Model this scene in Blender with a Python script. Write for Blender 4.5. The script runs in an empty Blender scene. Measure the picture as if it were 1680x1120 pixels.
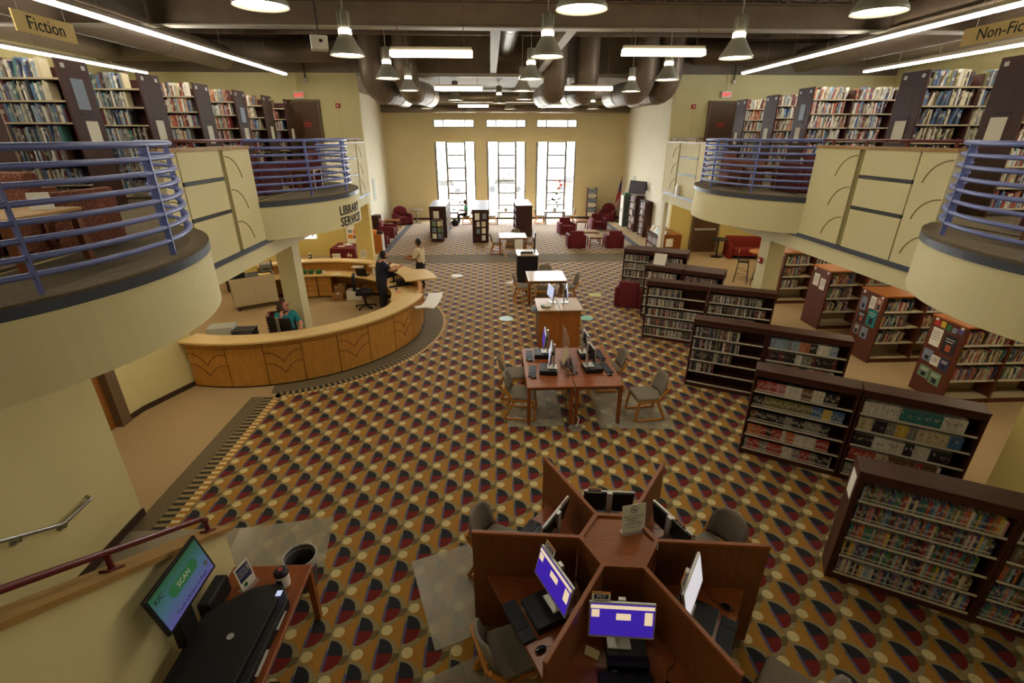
import bpy, math, random
from mathutils import Matrix, Vector
import mathutils
random.seed(7)
PI = math.pi
S = bpy.context.scene
C = S.collection
# ---------------------------------------------------------------- camera
H = 4.8
def _cam():
    cx, cy, f = 840., 560., 786.
    Y = Vector((803 - cx, 224 - cy, f)).normalized()          # world +Y seen in camera axes (x right, y down, z fwd)
    up = Vector((0, -Y.z, Y.y)).normalized()
    X = Y.cross(up)
    cd = bpy.data.cameras.new('camera'); co = bpy.data.objects.new('camera', cd); C.objects.link(co)
    cd.sensor_width = 36.; cd.sensor_fit = 'HORIZONTAL'; cd.lens = f / 1680. * 36.
    cd.clip_start = .05; cd.clip_end = 300
    m = Matrix(((X.x, -X.y, -X.z, 0), (Y.x, -Y.y, -Y.z, 0), (up.x, -up.y, -up.z, H), (0, 0, 0, 1)))
    co.matrix_world = m
    S.camera = co
_cam()
# ---------------------------------------------------------------- world / exposure
W = bpy.data.worlds.new('sky'); S.world = W; W.use_nodes = True
W.node_tree.nodes['Background'].inputs[0].default_value = (.93, .97, 1, 1)
W.node_tree.nodes['Background'].inputs[1].default_value = 31.0
S.view_settings.view_transform = 'Standard'; S.view_settings.look = 'None'
S.view_settings.exposure = 0.0; S.view_settings.gamma = 1.0; S.view_settings.use_curve_mapping = False
L_PEND, L_STRIP, L_BOX, L_FILL = 32., 42., 18., 150.
# ---------------------------------------------------------------- materials
def lin(c):
    if isinstance(c, str):
        c = [int(c[i:i+2], 16) / 255. for i in (0, 2, 4)]
        return tuple(x / 12.92 if x <= .04045 else ((x + .055) / 1.055) ** 2.4 for x in c)
    return tuple(c)
MATS = {}
def M(name, col=None, rough=.6, metal=0., var=0., scale=6., bump=0., spec=.4, emit=0., stretch=None, trans=0., alpha=1.):
    if name in MATS: return MATS[name]
    m = bpy.data.materials.new(name); m.use_nodes = True; MATS[name] = m
    nt = m.node_tree; N = nt.nodes; b = N['Principled BSDF']
    c = lin(col)
    b.inputs['Base Color'].default_value = (*c, 1); b.inputs['Roughness'].default_value = rough
    b.inputs['Metallic'].default_value = metal; b.inputs['Specular IOR Level'].default_value = spec
    if trans: b.inputs['Transmission Weight'].default_value = trans; b.inputs['IOR'].default_value = 1.1
    if alpha < 1: b.inputs['Alpha'].default_value = alpha
    if emit: b.inputs['Emission Color'].default_value = (*c, 1); b.inputs['Emission Strength'].default_value = emit
    if var or bump:
        tc = N.new('ShaderNodeTexCoord'); mp = N.new('ShaderNodeMapping'); nz = N.new('ShaderNodeTexNoise')
        nt.links.new(tc.outputs['Object'], mp.inputs[0]); nt.links.new(mp.outputs[0], nz.inputs[0])
        mp.inputs['Scale'].default_value = stretch or (1, 1, 1)
        nz.inputs['Scale'].default_value = scale; nz.inputs['Detail'].default_value = 4
        if var:
            r = N.new('ShaderNodeValToRGB'); nt.links.new(nz.outputs[0], r.inputs[0])
            r.color_ramp.elements[0].position = .3; r.color_ramp.elements[1].position = .7
            r.color_ramp.elements[0].color = (*[x * (1 - var) for x in c], 1)
            r.color_ramp.elements[1].color = (*[min(1, x * (1 + var)) for x in c], 1)
            nt.links.new(r.outputs[0], b.inputs['Base Color'])
        if bump:
            bp = N.new('ShaderNodeBump'); bp.inputs['Strength'].default_value = bump; bp.inputs['Distance'].default_value = .01
            nt.links.new(nz.outputs[0], bp.inputs['Height']); nt.links.new(bp.outputs[0], b.inputs['Normal'])
    return m
M('wall_cream', 'd6cb98', .85, var=.03, scale=1.5, bump=.03)
M('wall_yellow', 'd8c47a', .85, var=.03, scale=1.5)
M('wall_back', 'e6dab0', .85, var=.03, scale=1.5)
M('wall_grey', 'dcd5bd', .85, var=.03, scale=1.5)
M('panel_cream', 'd5cda2', .7, var=.02, scale=2)
M('seam', '8d8458', .8)
M('inlay', '2f3438', .5)
M('band_dark', '3c4452', .45)
M('deck_carpet', '5c4f3b', .95, var=.25, scale=30, bump=.2)
M('floor_carpet', 'ab9470', .95, var=.13, scale=45, bump=.25)
M('stone_carpet', '6c604b', .95, var=.1, scale=40)
M('ceiling_dark', '4a423a', .9, var=.2, scale=3)
M('steel_brown', '746454', .6, var=.1, scale=3)
M('steel_pale', 'a9a294', .5)
M('duct', '7d6e60', .42, metal=.25, var=.06, scale=2)
M('duct_light', '8b8073', .35, metal=.5, var=.1, scale=2)
M('rail_blue', '5f6aa6', .38, spec=.5)
M('rail_maroon', '5f1f22', .35)
M('steel', 'a2a19b', .3, metal=.9)
M('oak', 'bb853c', .38, var=.16, scale=5, stretch=(6, 6, .7))
M('oak_light', 'dfc085', .4, var=.1, scale=5, stretch=(2, 8, 8))
M('oak_cap', '9c7844', .45, var=.15, scale=5)
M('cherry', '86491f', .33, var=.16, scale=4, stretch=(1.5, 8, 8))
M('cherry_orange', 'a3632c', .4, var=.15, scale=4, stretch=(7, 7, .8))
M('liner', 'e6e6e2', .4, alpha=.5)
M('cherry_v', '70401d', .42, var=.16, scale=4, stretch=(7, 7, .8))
M('table_top', '8c4b25', .28, var=.12, scale=4, stretch=(8, 1.5, 8), spec=.5)
M('table_white', 'b9a184', .22, var=.05, scale=4, spec=.6)
M('dark_wood', '45231a', .52, var=.2, scale=4, stretch=(1, 6, 6))
M('dark_wood_v', '452218', .42, var=.18, scale=4, stretch=(6, 6, .8))
M('end_panel', '3e201b', .5, var=.12, scale=3, stretch=(5, 5, .8))
M('orange_top', 'b06a2a', .4, var=.12, scale=4, stretch=(1, 6, 6))
M('shelf_metal', 'b7ab90', .5)
M('label_strip', 'cfcabb', .5)
M('frame_wood', 'c08136', .4, var=.12, scale=8)
M('uphol', '7d7363', .9, var=.1, scale=60, bump=.1)
M('maroon', '6a1d26', .85, var=.1, scale=40, bump=.1)
M('maroon_dk', '4f1a20', .85, var=.1, scale=40)
M('mauve', 'a0577a', .85, var=.1, scale=40)
M('red_sofa', '7c2018', .8, var=.1, scale=30)
M('black', '17171a', .5)
M('black_matte', '141316', .8)
M('black_gloss', '0d0d10', .25)
M('key', '2a2b30', .5)
M('grey_metal', '8e8d8a', .4, metal=.6)
M('silver', 'c9c9c6', .35, metal=.5)
M('white', 'e8e6de', .6)
M('paper', 'e9e6da', .7)
M('ink', '22222a', .7)
M('navy_ink', '2b3560', .6)
M('orange', 'd8842c', .6)
M('red_ink', 'b6302a', .6)
M('mat_plastic', 'b8b09a', .25, alpha=.42, spec=.6)
M('acrylic', 'd9dede', .08, alpha=.16, spec=.6)
M('glass_pane', 'ffffff', .03, alpha=.07, spec=.5)
M('green', '2f6a3c', .6)
M('teal', '1f8080', .85, var=.1, scale=40)
M('navy_cloth', '1c2138', .9, var=.1, scale=40)
M('cream_cloth', 'd9cdab', .9, var=.06, scale=40)
M('green_cloth', '4f9c7e', .9, var=.06, scale=40)
M('dark_cloth', '22222a', .9, var=.1, scale=40)
M('skin', 'c68a6b', .55)
M('skin_tan', 'a26e50', .55)
M('hair_brown', '4a2f20', .6, var=.3, scale=60)
M('hair_dark', '1f1714', .6, var=.3, scale=60)
M('eye', '201a18', .3)
M('lip', '96524a', .6)
M('cart', 'bcae92', .5)
M('basket', '5e1a38', .5)
M('cardboard', '9c7346', .85)
M('green_bowl', '1f6a46', .4)
M('cloth_maroon', '6a1a22', .85)
M('lamp_shell', '9c9a8e', .5, metal=.1)
M('door_brown', '5a3d28', .5, var=.12, scale=4, stretch=(6, 6, .8))
M('door_oak', '94602a', .45, var=.15, scale=4, stretch=(6, 6, .8))
M('frame_brown', '6e5a45', .6)
M('sign_gold', 'ecd08a', .6)
M('base_dark', '3d2a22', .6)
M('asphalt', 'c4c4bd', .9)
M('leaf', 'a3b39a', .9, var=.3, scale=3)
M('gold', 'b98f35', .35, metal=.7)
M('floor_grey', '8b8273', .5, var=.06, scale=3)
def emis(name, col, s):
    return M(name, col, .5, emit=s)
emis('lamp_glow', 'fff1d6', L_PEND); emis('strip_glow', 'fff4dc', L_STRIP); emis('box_glow', 'ffe9c0', L_BOX); emis('fill_glow', 'ffe9bd', L_FILL); emis('ring_glow', 'fff3da', 4.)
emis('screen_purple', '3b22a8', .75); emis('screen_white', 'e4e2ea', .7); emis('screen_cream', 'f0d8b4', .75); emis('screen_blue', 'b9c4ea', .8)
emis('exit_red', 'ff2a20', .9)
def screen_kic():
    m = bpy.data.materials.new('screen_scan'); m.use_nodes = True; MATS['screen_scan'] = m
    nt = m.node_tree; N = nt.nodes; b = N['Principled BSDF']
    tc = N.new('ShaderNodeTexCoord'); sp = N.new('ShaderNodeSeparateXYZ'); r = N.new('ShaderNodeValToRGB')
    nt.links.new(tc.outputs['Generated'], sp.inputs[0]); nt.links.new(sp.outputs[2], r.inputs[0])
    r.color_ramp.elements[0].color = (*lin('6f66b8'), 1); r.color_ramp.elements[1].color = (*lin('1f6a34'), 1)
    e = r.color_ramp.elements.new(.5); e.color = (*lin('4f7f94'), 1)
    b.inputs['Base Color'].default_value = (.02, .02, .02, 1); nt.links.new(r.outputs[0], b.inputs['Emission Color'])
    b.inputs['Emission Strength'].default_value = .42
screen_kic()
def book_mats():
    for name in ('book_cover', 'book_many'):
        m = bpy.data.materials.new(name); m.use_nodes = True; MATS[name] = m
        nt = m.node_tree; N = nt.nodes; b = N['Principled BSDF']; b.inputs['Roughness'].default_value = .5
        if name == 'book_many':
            a = N.new('ShaderNodeAttribute'); a.attribute_name = 'Col'; nt.links.new(a.outputs['Color'], b.inputs['Base Color'])
        else:
            oi = N.new('ShaderNodeObjectInfo'); tc = N.new('ShaderNodeTexCoord'); sp = N.new('ShaderNodeSeparateXYZ')
            nt.links.new(tc.outputs['Generated'], sp.inputs[0])
            def mth(op, a, v):
                n = N.new('ShaderNodeMath'); n.operation = op
                nt.links.new(a, n.inputs[0])
                if hasattr(v, 'node'): nt.links.new(v, n.inputs[1])
                else: n.inputs[1].default_value = v
                return n.outputs[0]
            # a printed title band whose height on the spine differs from book to book
            c = mth('ADD', mth('MULTIPLY', oi.outputs['Random'], .35), .4)
            d = mth('SUBTRACT', sp.outputs[2], c); d = mth('ABSOLUTE', d, 0); band = mth('LESS_THAN', d, .11)
            lab = mth('LESS_THAN', mth('ABSOLUTE', mth('SUBTRACT', sp.outputs[2], .14), 0), .06)
            mx = N.new('ShaderNodeMix'); mx.data_type = 'RGBA'; nt.links.new(mth('MULTIPLY', band, .55), mx.inputs[0])
            nt.links.new(oi.outputs['Color'], mx.inputs[6]); mx.inputs[7].default_value = (.55, .5, .42, 1)
            m2 = N.new('ShaderNodeMix'); m2.data_type = 'RGBA'; nt.links.new(mth('MULTIPLY', lab, .7), m2.inputs[0])
            nt.links.new(mx.outputs[2], m2.inputs[6]); m2.inputs[7].default_value = (.7, .68, .6, 1)
            nt.links.new(m2.outputs[2], b.inputs['Base Color'])
book_mats()
def math_graph(nt):
    N = nt.nodes
    def op(o, a, b=0., c=None):
        n = N.new('ShaderNodeMath'); n.operation = o
        for i, v in enumerate((a, b, c)):
            if v is None: continue
            if hasattr(v, 'node'): nt.links.new(v, n.inputs[i])
            else: n.inputs[i].default_value = v
        return n.outputs[0]
    def mix(f, a, b):
        n = N.new('ShaderNodeMix'); n.data_type = 'RGBA'
        nt.links.new(f, n.inputs[0])
        for i, v in ((6, a), (7, b)):
            if hasattr(v, 'node'): nt.links.new(v, n.inputs[i])
            else: n.inputs[i].default_value = (*lin(v), 1)
        return n.outputs[2]
    return op, mix
def carpet_mat():
    m = bpy.data.materials.new('pattern_carpet'); m.use_nodes = True; MATS['pattern_carpet'] = m
    nt = m.node_tree; N = nt.nodes; b = N['Principled BSDF']; b.inputs['Roughness'].default_value = .95; b.inputs['Specular IOR Level'].default_value = .3; b.inputs['Sheen Weight'].default_value = .3; b.inputs['Sheen Roughness'].default_value = .35
    op, mix = math_graph(nt)
    tc = N.new('ShaderNodeTexCoord'); sp = N.new('ShaderNodeSeparateXYZ'); nt.links.new(tc.outputs['Object'], sp.inputs[0])
    x, y = sp.outputs[0], sp.outputs[1]
    k = op('FLOOR', op('DIVIDE', x, .25))
    u = op('SUBTRACT', x, op('MULTIPLY', k, .25))                         # 0..0.25
    par = op('FLOORED_MODULO', k, 2.)
    yo = op('SUBTRACT', op('SUBTRACT', y, 3.26), op('MULTIPLY', par, .25))
    v = op('SUBTRACT', op('FLOORED_MODULO', op('ADD', yo, .25), .5), .25)      # -.25...25, disc at 0
    w = op('SUBTRACT', op('FLOORED_MODULO', yo, .5), .25)                      # -.25...25, half-round at 0
    lt = lambda a, c: op('LESS_THAN', a, c); gt = lambda a, c: op('GREATER_THAN', a, c)
    mul = lambda a, c: op('MULTIPLY', a, c)
    # gold leaf below a slanting line, above an arc round the next half-round
    line = lt(v, op('ADD', op('MULTIPLY', u, 1.16), -.09))
    col = mix(line, '8d835f', 'a3742c')
    du = op('SUBTRACT', u, .02); dv = op('ADD', w, .05)
    r2 = op('ADD', mul(du, du), mul(dv, dv))
    ring = lt(r2, .235 ** 2)
    col = mix(mul(ring, lt(w, .2)), col, '8c7f59')
    col = mix(mul(mul(gt(u, .1), lt(w, 0.)), gt(w, -.1)), col, '655838')
    low = mul(lt(w, op('SUBTRACT', op('MULTIPLY', u, 1.16), .34)), lt(w, -.02))
    col = mix(low, col, 'a3742c')
    d2 = op('ADD', mul(op('SUBTRACT', u, .08), op('SUBTRACT', u, .08)), mul(v, v))
    col = mix(lt(d2, .058 ** 2), col, 'cdbd88')
    r3 = op('ADD', mul(du, du), mul(w, w))
    D = mul(lt(r3, .16 ** 2), gt(u, .025))
    col = mix(D, col, mix(gt(w, 0.), '6c1a17', '25262b'))
    col = mix(mul(mul(lt(u, .03), lt(w, .07)), gt(w, -.15)), col, '56557a')
    col = mix(lt(u, .006), col, '6b6144')
    nz = N.new('ShaderNodeTexNoise'); nz.inputs['Scale'].default_value = 90; nt.links.new(tc.outputs['Object'], nz.inputs[0])
    hs = N.new('ShaderNodeHueSaturation'); nt.links.new(col, hs.inputs['Color']); nt.links.new(op('ADD', op('MULTIPLY', nz.outputs[0], .5), .75), hs.inputs['Value'])
    nt.links.new(hs.outputs[0], b.inputs['Base Color'])
    # border of dark bars with a cream edge: straight runs use Y or X, the ring uses the angle round the desk
    for nm in ('border_y', 'border_x', 'border_ring'):
        m = bpy.data.materials.new(nm); m.use_nodes = True; MATS[nm] = m
        nt2 = m.node_tree; N = nt2.nodes; b = N['Principled BSDF']; b.inputs['Roughness'].default_value = .95
        op2, mix2 = math_graph(nt2)
        tc = N.new('ShaderNodeTexCoord'); sp = N.new('ShaderNodeSeparateXYZ'); nt2.links.new(tc.outputs['Object'], sp.inputs[0])
        if nm == 'border_ring':
            t = op2('MULTIPLY', op2('ARCTAN2', op2('SUBTRACT', sp.outputs[1], 12.42), op2('ADD', sp.outputs[0], 5.3)), 3.8)
        else: t = sp.outputs[1 if nm == 'border_y' else 0]
        st = op2('LESS_THAN', op2('FLOORED_MODULO', t, .115), .055)
        nt2.links.new(mix2(st, '8a7a55', '2b2723'), b.inputs['Base Color'])
    for nm in ('border_y2', 'border_ring2'):
        m = bpy.data.materials.new(nm); m.use_nodes = True; MATS[nm] = m
        nt2 = m.node_tree; N = nt2.nodes; b = N['Principled BSDF']; b.inputs['Roughness'].default_value = .95
        op2, mix2 = math_graph(nt2)
        tc = N.new('ShaderNodeTexCoord'); sp = N.new('ShaderNodeSeparateXYZ'); nt2.links.new(tc.outputs['Object'], sp.inputs[0])
        t = op2('MULTIPLY', op2('ARCTAN2', op2('SUBTRACT', sp.outputs[1], 12.42), op2('ADD', sp.outputs[0], 5.3)), 3.8) if nm == 'border_ring2' else sp.outputs[1]
        st = op2('LESS_THAN', op2('FLOORED_MODULO', t, .115), .055)
        nt2.links.new(mix2(st, 'a5742f', 'd6c594'), b.inputs['Base Color'])
carpet_mat()
# ---------------------------------------------------------------- mesh helpers
class MB:
    def __init__(s): s.v = []; s.f = []; s.m = []; s.col = []
    def add(s, vs, fs, m=0):
        o = len(s.v); s.v += [tuple(p) for p in vs]; s.f += [tuple(i + o for i in f) for f in fs]; s.m += [m] * len(fs); return s
    def box(s, x0, x1, y0, y1, z0, z1, m=0, top=None):
        t = top or (0, 0)
        vs = [(x0, y0, z0), (x1, y0, z0), (x1, y1, z0), (x0, y1, z0), (x0 + t[0], y0 + t[1], z1), (x1 - t[0], y0 + t[1], z1), (x1 - t[0], y1 - t[1], z1), (x0 + t[0], y1 - t[1], z1)]
        return s.add(vs, [(3, 2, 1, 0), (4, 5, 6, 7), (0, 1, 5, 4), (1, 2, 6, 5), (2, 3, 7, 6), (3, 0, 4, 7)], m)
    def obox(s, c, sx, sy, sz, mat=None, m=0):
        mt = mat or Matrix(); c = Vector(c)
        vs = [mt @ Vector((a * sx / 2, b * sy / 2, d * sz / 2)) + c for d in (-1, 1) for a, b in ((-1, -1), (1, -1), (1, 1), (-1, 1))]
        return s.add(vs, [(3, 2, 1, 0), (4, 5, 6, 7), (0, 1, 5, 4), (1, 2, 6, 5), (2, 3, 7, 6), (3, 0, 4, 7)], m)
    def bar(s, p0, p1, w, d=None, m=0):
        p0, p1 = Vector(p0), Vector(p1); z = (p1 - p0).normalized()
        a = Vector((0, 0, 1)) if abs(z.z) < .95 else Vector((0, 1, 0))
        x = z.cross(a).normalized(); y = z.cross(x); d = d or w
        vs = [p + x * i * w / 2 + y * j * d / 2 for p in (p0, p1) for i, j in ((-1, -1), (1, -1), (1, 1), (-1, 1))]
        return s.add(vs, [(3, 2, 1, 0), (4, 5, 6, 7), (0, 1, 5, 4), (1, 2, 6, 5), (2, 3, 7, 6), (3, 0, 4, 7)], m)
    def tube(s, pts, r, n=8, m=0, closed=False):
        pts = [Vector(p) for p in pts]; k = len(pts); rs = r if isinstance(r, (list, tuple)) else [r] * k
        vs = []; prev = None
        for i, p in enumerate(pts):
            if closed: t = pts[(i + 1) % k] - pts[i - 1]
            else: t = pts[min(i + 1, k - 1)] - pts[max(i - 1, 0)]
            t.normalize()
            if prev is None:
                a = Vector((0, 0, 1)) if abs(t.z) < .9 else Vector((1, 0, 0)); x = t.cross(a).normalized()
            else:
                x = (prev - t * prev.dot(t)).normalized()
            prev = x; y = t.cross(x)
            vs += [p + (x * math.cos(2 * PI * j / n) + y * math.sin(2 * PI * j / n)) * rs[i] for j in range(n)]
        fs = []
        for i in range(k if closed else k - 1):
            a, b = i * n, ((i + 1) % k) * n
            fs += [(a + j, a + (j + 1) % n, b + (j + 1) % n, b + j) for j in range(n)]
        if not closed: fs += [tuple(range(n - 1, -1, -1)), tuple((k - 1) * n + j for j in range(n))]
        return s.add(vs, fs, m)
    def lathe(s, prof, n=20, c=(0, 0, 0), m=0, caps=True):
        vs = [(c[0] + r * math.cos(2 * PI * j / n), c[1] + r * math.sin(2 * PI * j / n), c[2] + z) for r, z in prof for j in range(n)]
        fs = [(i * n + j, i * n + (j + 1) % n, (i + 1) * n + (j + 1) % n, (i + 1) * n + j) for i in range(len(prof) - 1) for j in range(n)]
        if caps: fs += [tuple(range(n - 1, -1, -1)), tuple((len(prof) - 1) * n + j for j in range(n))]
        return s.add(vs, fs, m)
    def prism(s, poly, z0, z1, m=0):
        n = len(poly)
        vs = [(x, y, z0) for x, y in poly] + [(x, y, z1) for x, y in poly]
        return s.add(vs, [tuple(range(n - 1, -1, -1)), tuple(range(n, 2 * n))] + [(i, (i + 1) % n, n + (i + 1) % n, n + i) for i in range(n)], m)
    def profx(s, poly, x0, x1, m=0):                      # polygon in (y, z) swept along x
        n = len(poly)
        vs = [(x0, y, z) for y, z in poly] + [(x1, y, z) for y, z in poly]
        return s.add(vs, [tuple(range(n - 1, -1, -1)), tuple(range(n, 2 * n))] + [(i, (i + 1) % n, n + (i + 1) % n, n + i) for i in range(n)], m)
    def ring(s, c, r0, r1, a0, a1, z0, z1, n=32, m=0):    # arc slab, angles in degrees
        vs = []
        for i in range(n + 1):
            a = math.radians(a0 + (a1 - a0) * i / n); ca, sa = math.cos(a), math.sin(a)
            vs += [(c[0] + r * ca, c[1] + r * sa, z) for r, z in ((r0, z0), (r1, z0), (r1, z1), (r0, z1))]
        fs = []
        for i in range(n):
            a, b = 4 * i, 4 * i + 4
            fs += [(a + j, b + j, b + (j + 1) % 4, a + (j + 1) % 4) for j in range(4)]
        fs += [(0, 1, 2, 3), (4 * n + 3, 4 * n + 2, 4 * n + 1, 4 * n)]
        return s.add(vs, fs, m)
    def ball(s, c, r, n=12, k=8, m=0, f=None):
        rx, ry, rz = r if isinstance(r, (tuple, list)) else (r, r, r)
        vs = []
        for i in range(k + 1):
            t = PI * i / k
            for j in range(n):
                p = 2 * PI * j / n; q = Vector((math.sin(t) * math.cos(p), math.sin(t) * math.sin(p), math.cos(t)))
                q = Vector((q.x * rx, q.y * ry, q.z * rz))
                if f: q = f(q)
                vs.append(q + Vector(c))
        return s.add(vs, [(i * n + j, (i + 1) * n + j, (i + 1) * n + (j + 1) % n, i * n + (j + 1) % n) for i in range(k) for j in range(n)], m)
    def xf(s, mt): s.v = [tuple(mt @ Vector(p)) for p in s.v]; return s
    def build(s, name, mats, parent=None, loc=None, rz=None, smooth=False, bevel=0., seg=2, sub=0):
        me = bpy.data.meshes.new(name); me.from_pydata(s.v, [], s.f)
        if isinstance(mats, str): mats = [mats]
        for q in mats: me.materials.append(MATS[q])
        if len(mats) > 1: me.polygons.foreach_set('material_index', s.m)
        if smooth: me.polygons.foreach_set('use_smooth', [True] * len(s.f))
        me.update()
        o = bpy.data.objects.new(name, me); C.objects.link(o)
        if parent: o.parent = parent
        if loc: o.location = loc
        if rz: o.rotation_euler = (0, 0, rz)
        if bevel:
            b = o.modifiers.new('bevel', 'BEVEL'); b.width = bevel; b.segments = seg; b.limit_method = 'ANGLE'
        if sub:
            b = o.modifiers.new('sub', 'SUBSURF'); b.levels = sub; b.render_levels = sub
        return o
def thing(name, label, cat, loc=(0, 0, 0), rz=0, group=None):
    o = bpy.data.objects.new(name, None); C.objects.link(o); o.empty_display_size = .1
    o.location = loc; o.rotation_euler = (0, 0, rz)
    return tag(o, label, cat, group)
def tag(o, label, cat, group=None):
    o['label'] = label; o['category'] = cat
    if group: o['group'] = group
    return o
def struct(o): o['kind'] = 'structure'; return o
def sempty(name):
    o = bpy.data.objects.new(name, None); C.objects.link(o); o.empty_display_size = .1; return struct(o)
KIDS = {}
def copy_tree(o, parent=None, loc=None, rz=None, label=None, group=None):
    c = o.copy(); C.objects.link(c); c.parent = parent
    if loc is not None: c.location = loc
    if rz is not None: c.rotation_euler = (0, 0, rz)
    if label: c['label'] = label
    if group: c['group'] = group
    for ch in list(o.children): copy_tree(ch, c)
    return c
def text(body, size, mat, parent, mtx, name='lettering', ext=.002, align='CENTER', warp=None, sx=1., bold=0.):
    cu = bpy.data.curves.new('t', 'FONT'); cu.body = body; cu.size = size; cu.extrude = ext; cu.offset = bold
    cu.align_x = align; cu.align_y = 'CENTER'; cu.resolution_u = 2
    ob = bpy.data.objects.new('t', cu); C.objects.link(ob)
    dg = bpy.context.evaluated_depsgraph_get(); me = bpy.data.meshes.new_from_object(ob.evaluated_get(dg))
    bpy.data.objects.remove(ob); bpy.data.curves.remove(cu)
    for v in me.vertices:
        p = Vector((v.co.x * sx, v.co.y, v.co.z))
        v.co = warp(p) if warp else mtx @ p
    me.materials.clear(); me.materials.append(MATS[mat]); me.name = name
    o = bpy.data.objects.new(name, me); C.objects.link(o)
    if parent: o.parent = parent
    return o
def face(loc, rz=0., tilt=PI / 2):      # text frame: x right, y up, facing -Y (rz = 0), standing
    return Matrix.Translation(loc) @ Matrix.Rotation(rz, 4, 'Z') @ Matrix.Rotation(tilt, 4, 'X')
def arc(c, r, a0, a1, n, z=0.):
    return [(c[0] + r * math.cos(math.radians(a0 + (a1 - a0) * i / n)), c[1] + r * math.sin(math.radians(a0 + (a1 - a0) * i / n)), z) for i in range(n + 1)]
# ================================================================ STRUCTURE
XL, XR, YE = -4.33, 6.33, 18.1
ZD = 3.68
struct(MB().box(-12.2, 14.2, -3.2, 31.3, -.12, 0).build('floor', 'floor_carpet'))
struct(MB().box(-60, 60, 31.6, 110, -.6, -.45).build('outdoor_ground', 'asphalt'))
# patterned carpets
DC = (-5.3, 12.42)
p = [(6.45, -3), (6.45, 19.5), (-4.28, 19.5)]
a75 = math.degrees(math.acos(1.02 / 4.0))
p += [(x, y) for x, y, z in arc(DC, 4.0, a75, -a75, 60)] + [(-4.28, -3)]
cp = struct(MB().prism(p[::-1], -.02, .005).build('patterned_carpet', 'pattern_carpet'))
struct(MB().prism([(-4.65, 21.05), (6.8, 21.05), (6.8, 29.5), (-4.65, 29.5)], -.02, .005).build('patterned_carpet', 'pattern_carpet'))
yb = DC[1] - math.sqrt(3.93 ** 2 - (.93) ** 2)
cb = sempty('carpet_border'); M('border_grey', '55565a', .95)
MB().box(-4.58, -4.40, -3, yb, -.02, .0045).build('bar_band', 'border_y', cb)
MB().box(-4.40, -4.28, -3, yb + .1, -.02, .0045).build('edge_band', 'border_y2', cb)
MB().ring(DC, 3.93, 4.0, -a75 - 1, 110, -.02, .0045, 60).build('edge_band', 'border_ring2', cb)
MB().ring(DC, 3.76, 3.93, -76.5, 110, -.02, .0045, 60).build('bar_band', 'border_ring', cb)
MB().ring(DC, 3.3, 3.76, -78, 110, -.02, .004, 60).build('plain_band', 'stone_carpet', cb)
MB().box(-4.85, -4.58, -3, yb, -.02, .004).build('plain_band', 'stone_carpet', cb)
MB().box(-4.9, 6.9, 19.95, 20.72, -.02, .004).build('plain_band', 'stone_carpet', cb)
for y in (19.5, 20.72): MB().box(-4.9, 6.9, y + .12, y + .24, -.02, .0045).build('bar_band', 'border_x', cb); MB().box(-4.9, 6.9, y, y + .12, -.02, .004).build('plain_band', 'stone_carpet', cb); MB().box(-4.9, 6.9, y + .24, y + .45, -.02, .0042).build('plain_band', 'stone_carpet', cb)
MB().box(-4.95, -4.65, 21.1, 29.8, -.02, .0042).build('plain_band', 'border_grey', cb)
MB().box(6.8, 7.1, 21.1, 29.8, -.02, .0042).build('plain_band', 'border_grey', cb)
# outer walls
struct(MB().box(-12.2, -12, -3.2, 21.3, 0, 8.6).build('wall_left', 'wall_cream'))
w = MB(); w.box(14, 14.2, -3.2, 21.3, 0, 5.3); w.box(14, 14.2, -3.2, 21.3, 6.4, 8.6); w.box(14, 14.2, -3.2, 8.5, 5.3, 6.4); w.box(14, 14.2, 13.5, 21.3, 5.3, 6.4)
struct(w.build('wall_right', 'wall_cream'))
wn = sempty('window_4')
for y in (8.5, 10.15, 11.8, 13.42): MB().box(14.05, 14.15, y, y + .08, 5.3, 6.4).build('mullion', 'white', wn)
for y in (8.58, 10.23, 11.88): MB().box(14.09, 14.1, y, y + 1.57, 5.3, 6.4).build('pane', 'glass_pane', wn)
struct(MB().box(-12.2, 14.2, -3.2, -3, 0, 8.6).build('wall_front', 'wall_cream'))
# end walls above the balconies, wall beneath them, bulkhead across the hall
w = MB(); w.box(-12, XL - .02, YE, YE + .2, 2.93, 6.72); struct(w.build('wall_balcony_left', 'wall_cream'))
w = MB(); w.box(XR + .02, 14, YE, YE + .2, 2.93, 6.72); struct(w.build('wall_balcony_right', 'wall_cream'))
struct(MB().box(-12, 14, YE + .02, YE + .22, 6.72, 8.5).build('bulkhead', 'steel_brown'))
struct(MB().box(XL, XR, YE - .05, YE + .25, 6.62, 6.72).build('trim_1', 'steel_pale'))
w = MB(); w.box(-12, -6.35, 21.2, 21.4, 0, 2.93); w.box(-5.9, -5.3, 21.2, 21.4, 0, 2.93); w.box(-6.35, -5.9, 21.2, 21.4, 2.1, 2.93); struct(w.build('wall_staff', 'wall_yellow'))
struct(MB().box(7.9, 14, 21.2, 21.4, 0, 2.93).build('wall_lounge', 'wall_yellow'))
struct(MB().box(-6.4, -6.2, 21.4, 31, 0, 6.75).build('wall_far_left', 'wall_grey'))
struct(MB().box(8.2, 8.4, 21.4, 31, 0, 6.75).build('wall_far_right', 'wall_grey'))
struct(MB().box(-6.4, -6.2, YE + .2, 21.4, 2.93, 6.75).build('wall_far_left_upper', 'wall_grey'))
struct(MB().box(8.2, 8.4, YE + .2, 21.4, 2.93, 6.75).build('wall_far_right_upper', 'wall_grey'))
for x0, x1 in ((-12, -6.2), (8.2, 14)):
    struct(MB().box(x0, x1, YE, 21.2, 2.95, 3.1).build('lower_ceiling', 'wall_cream'))
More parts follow.
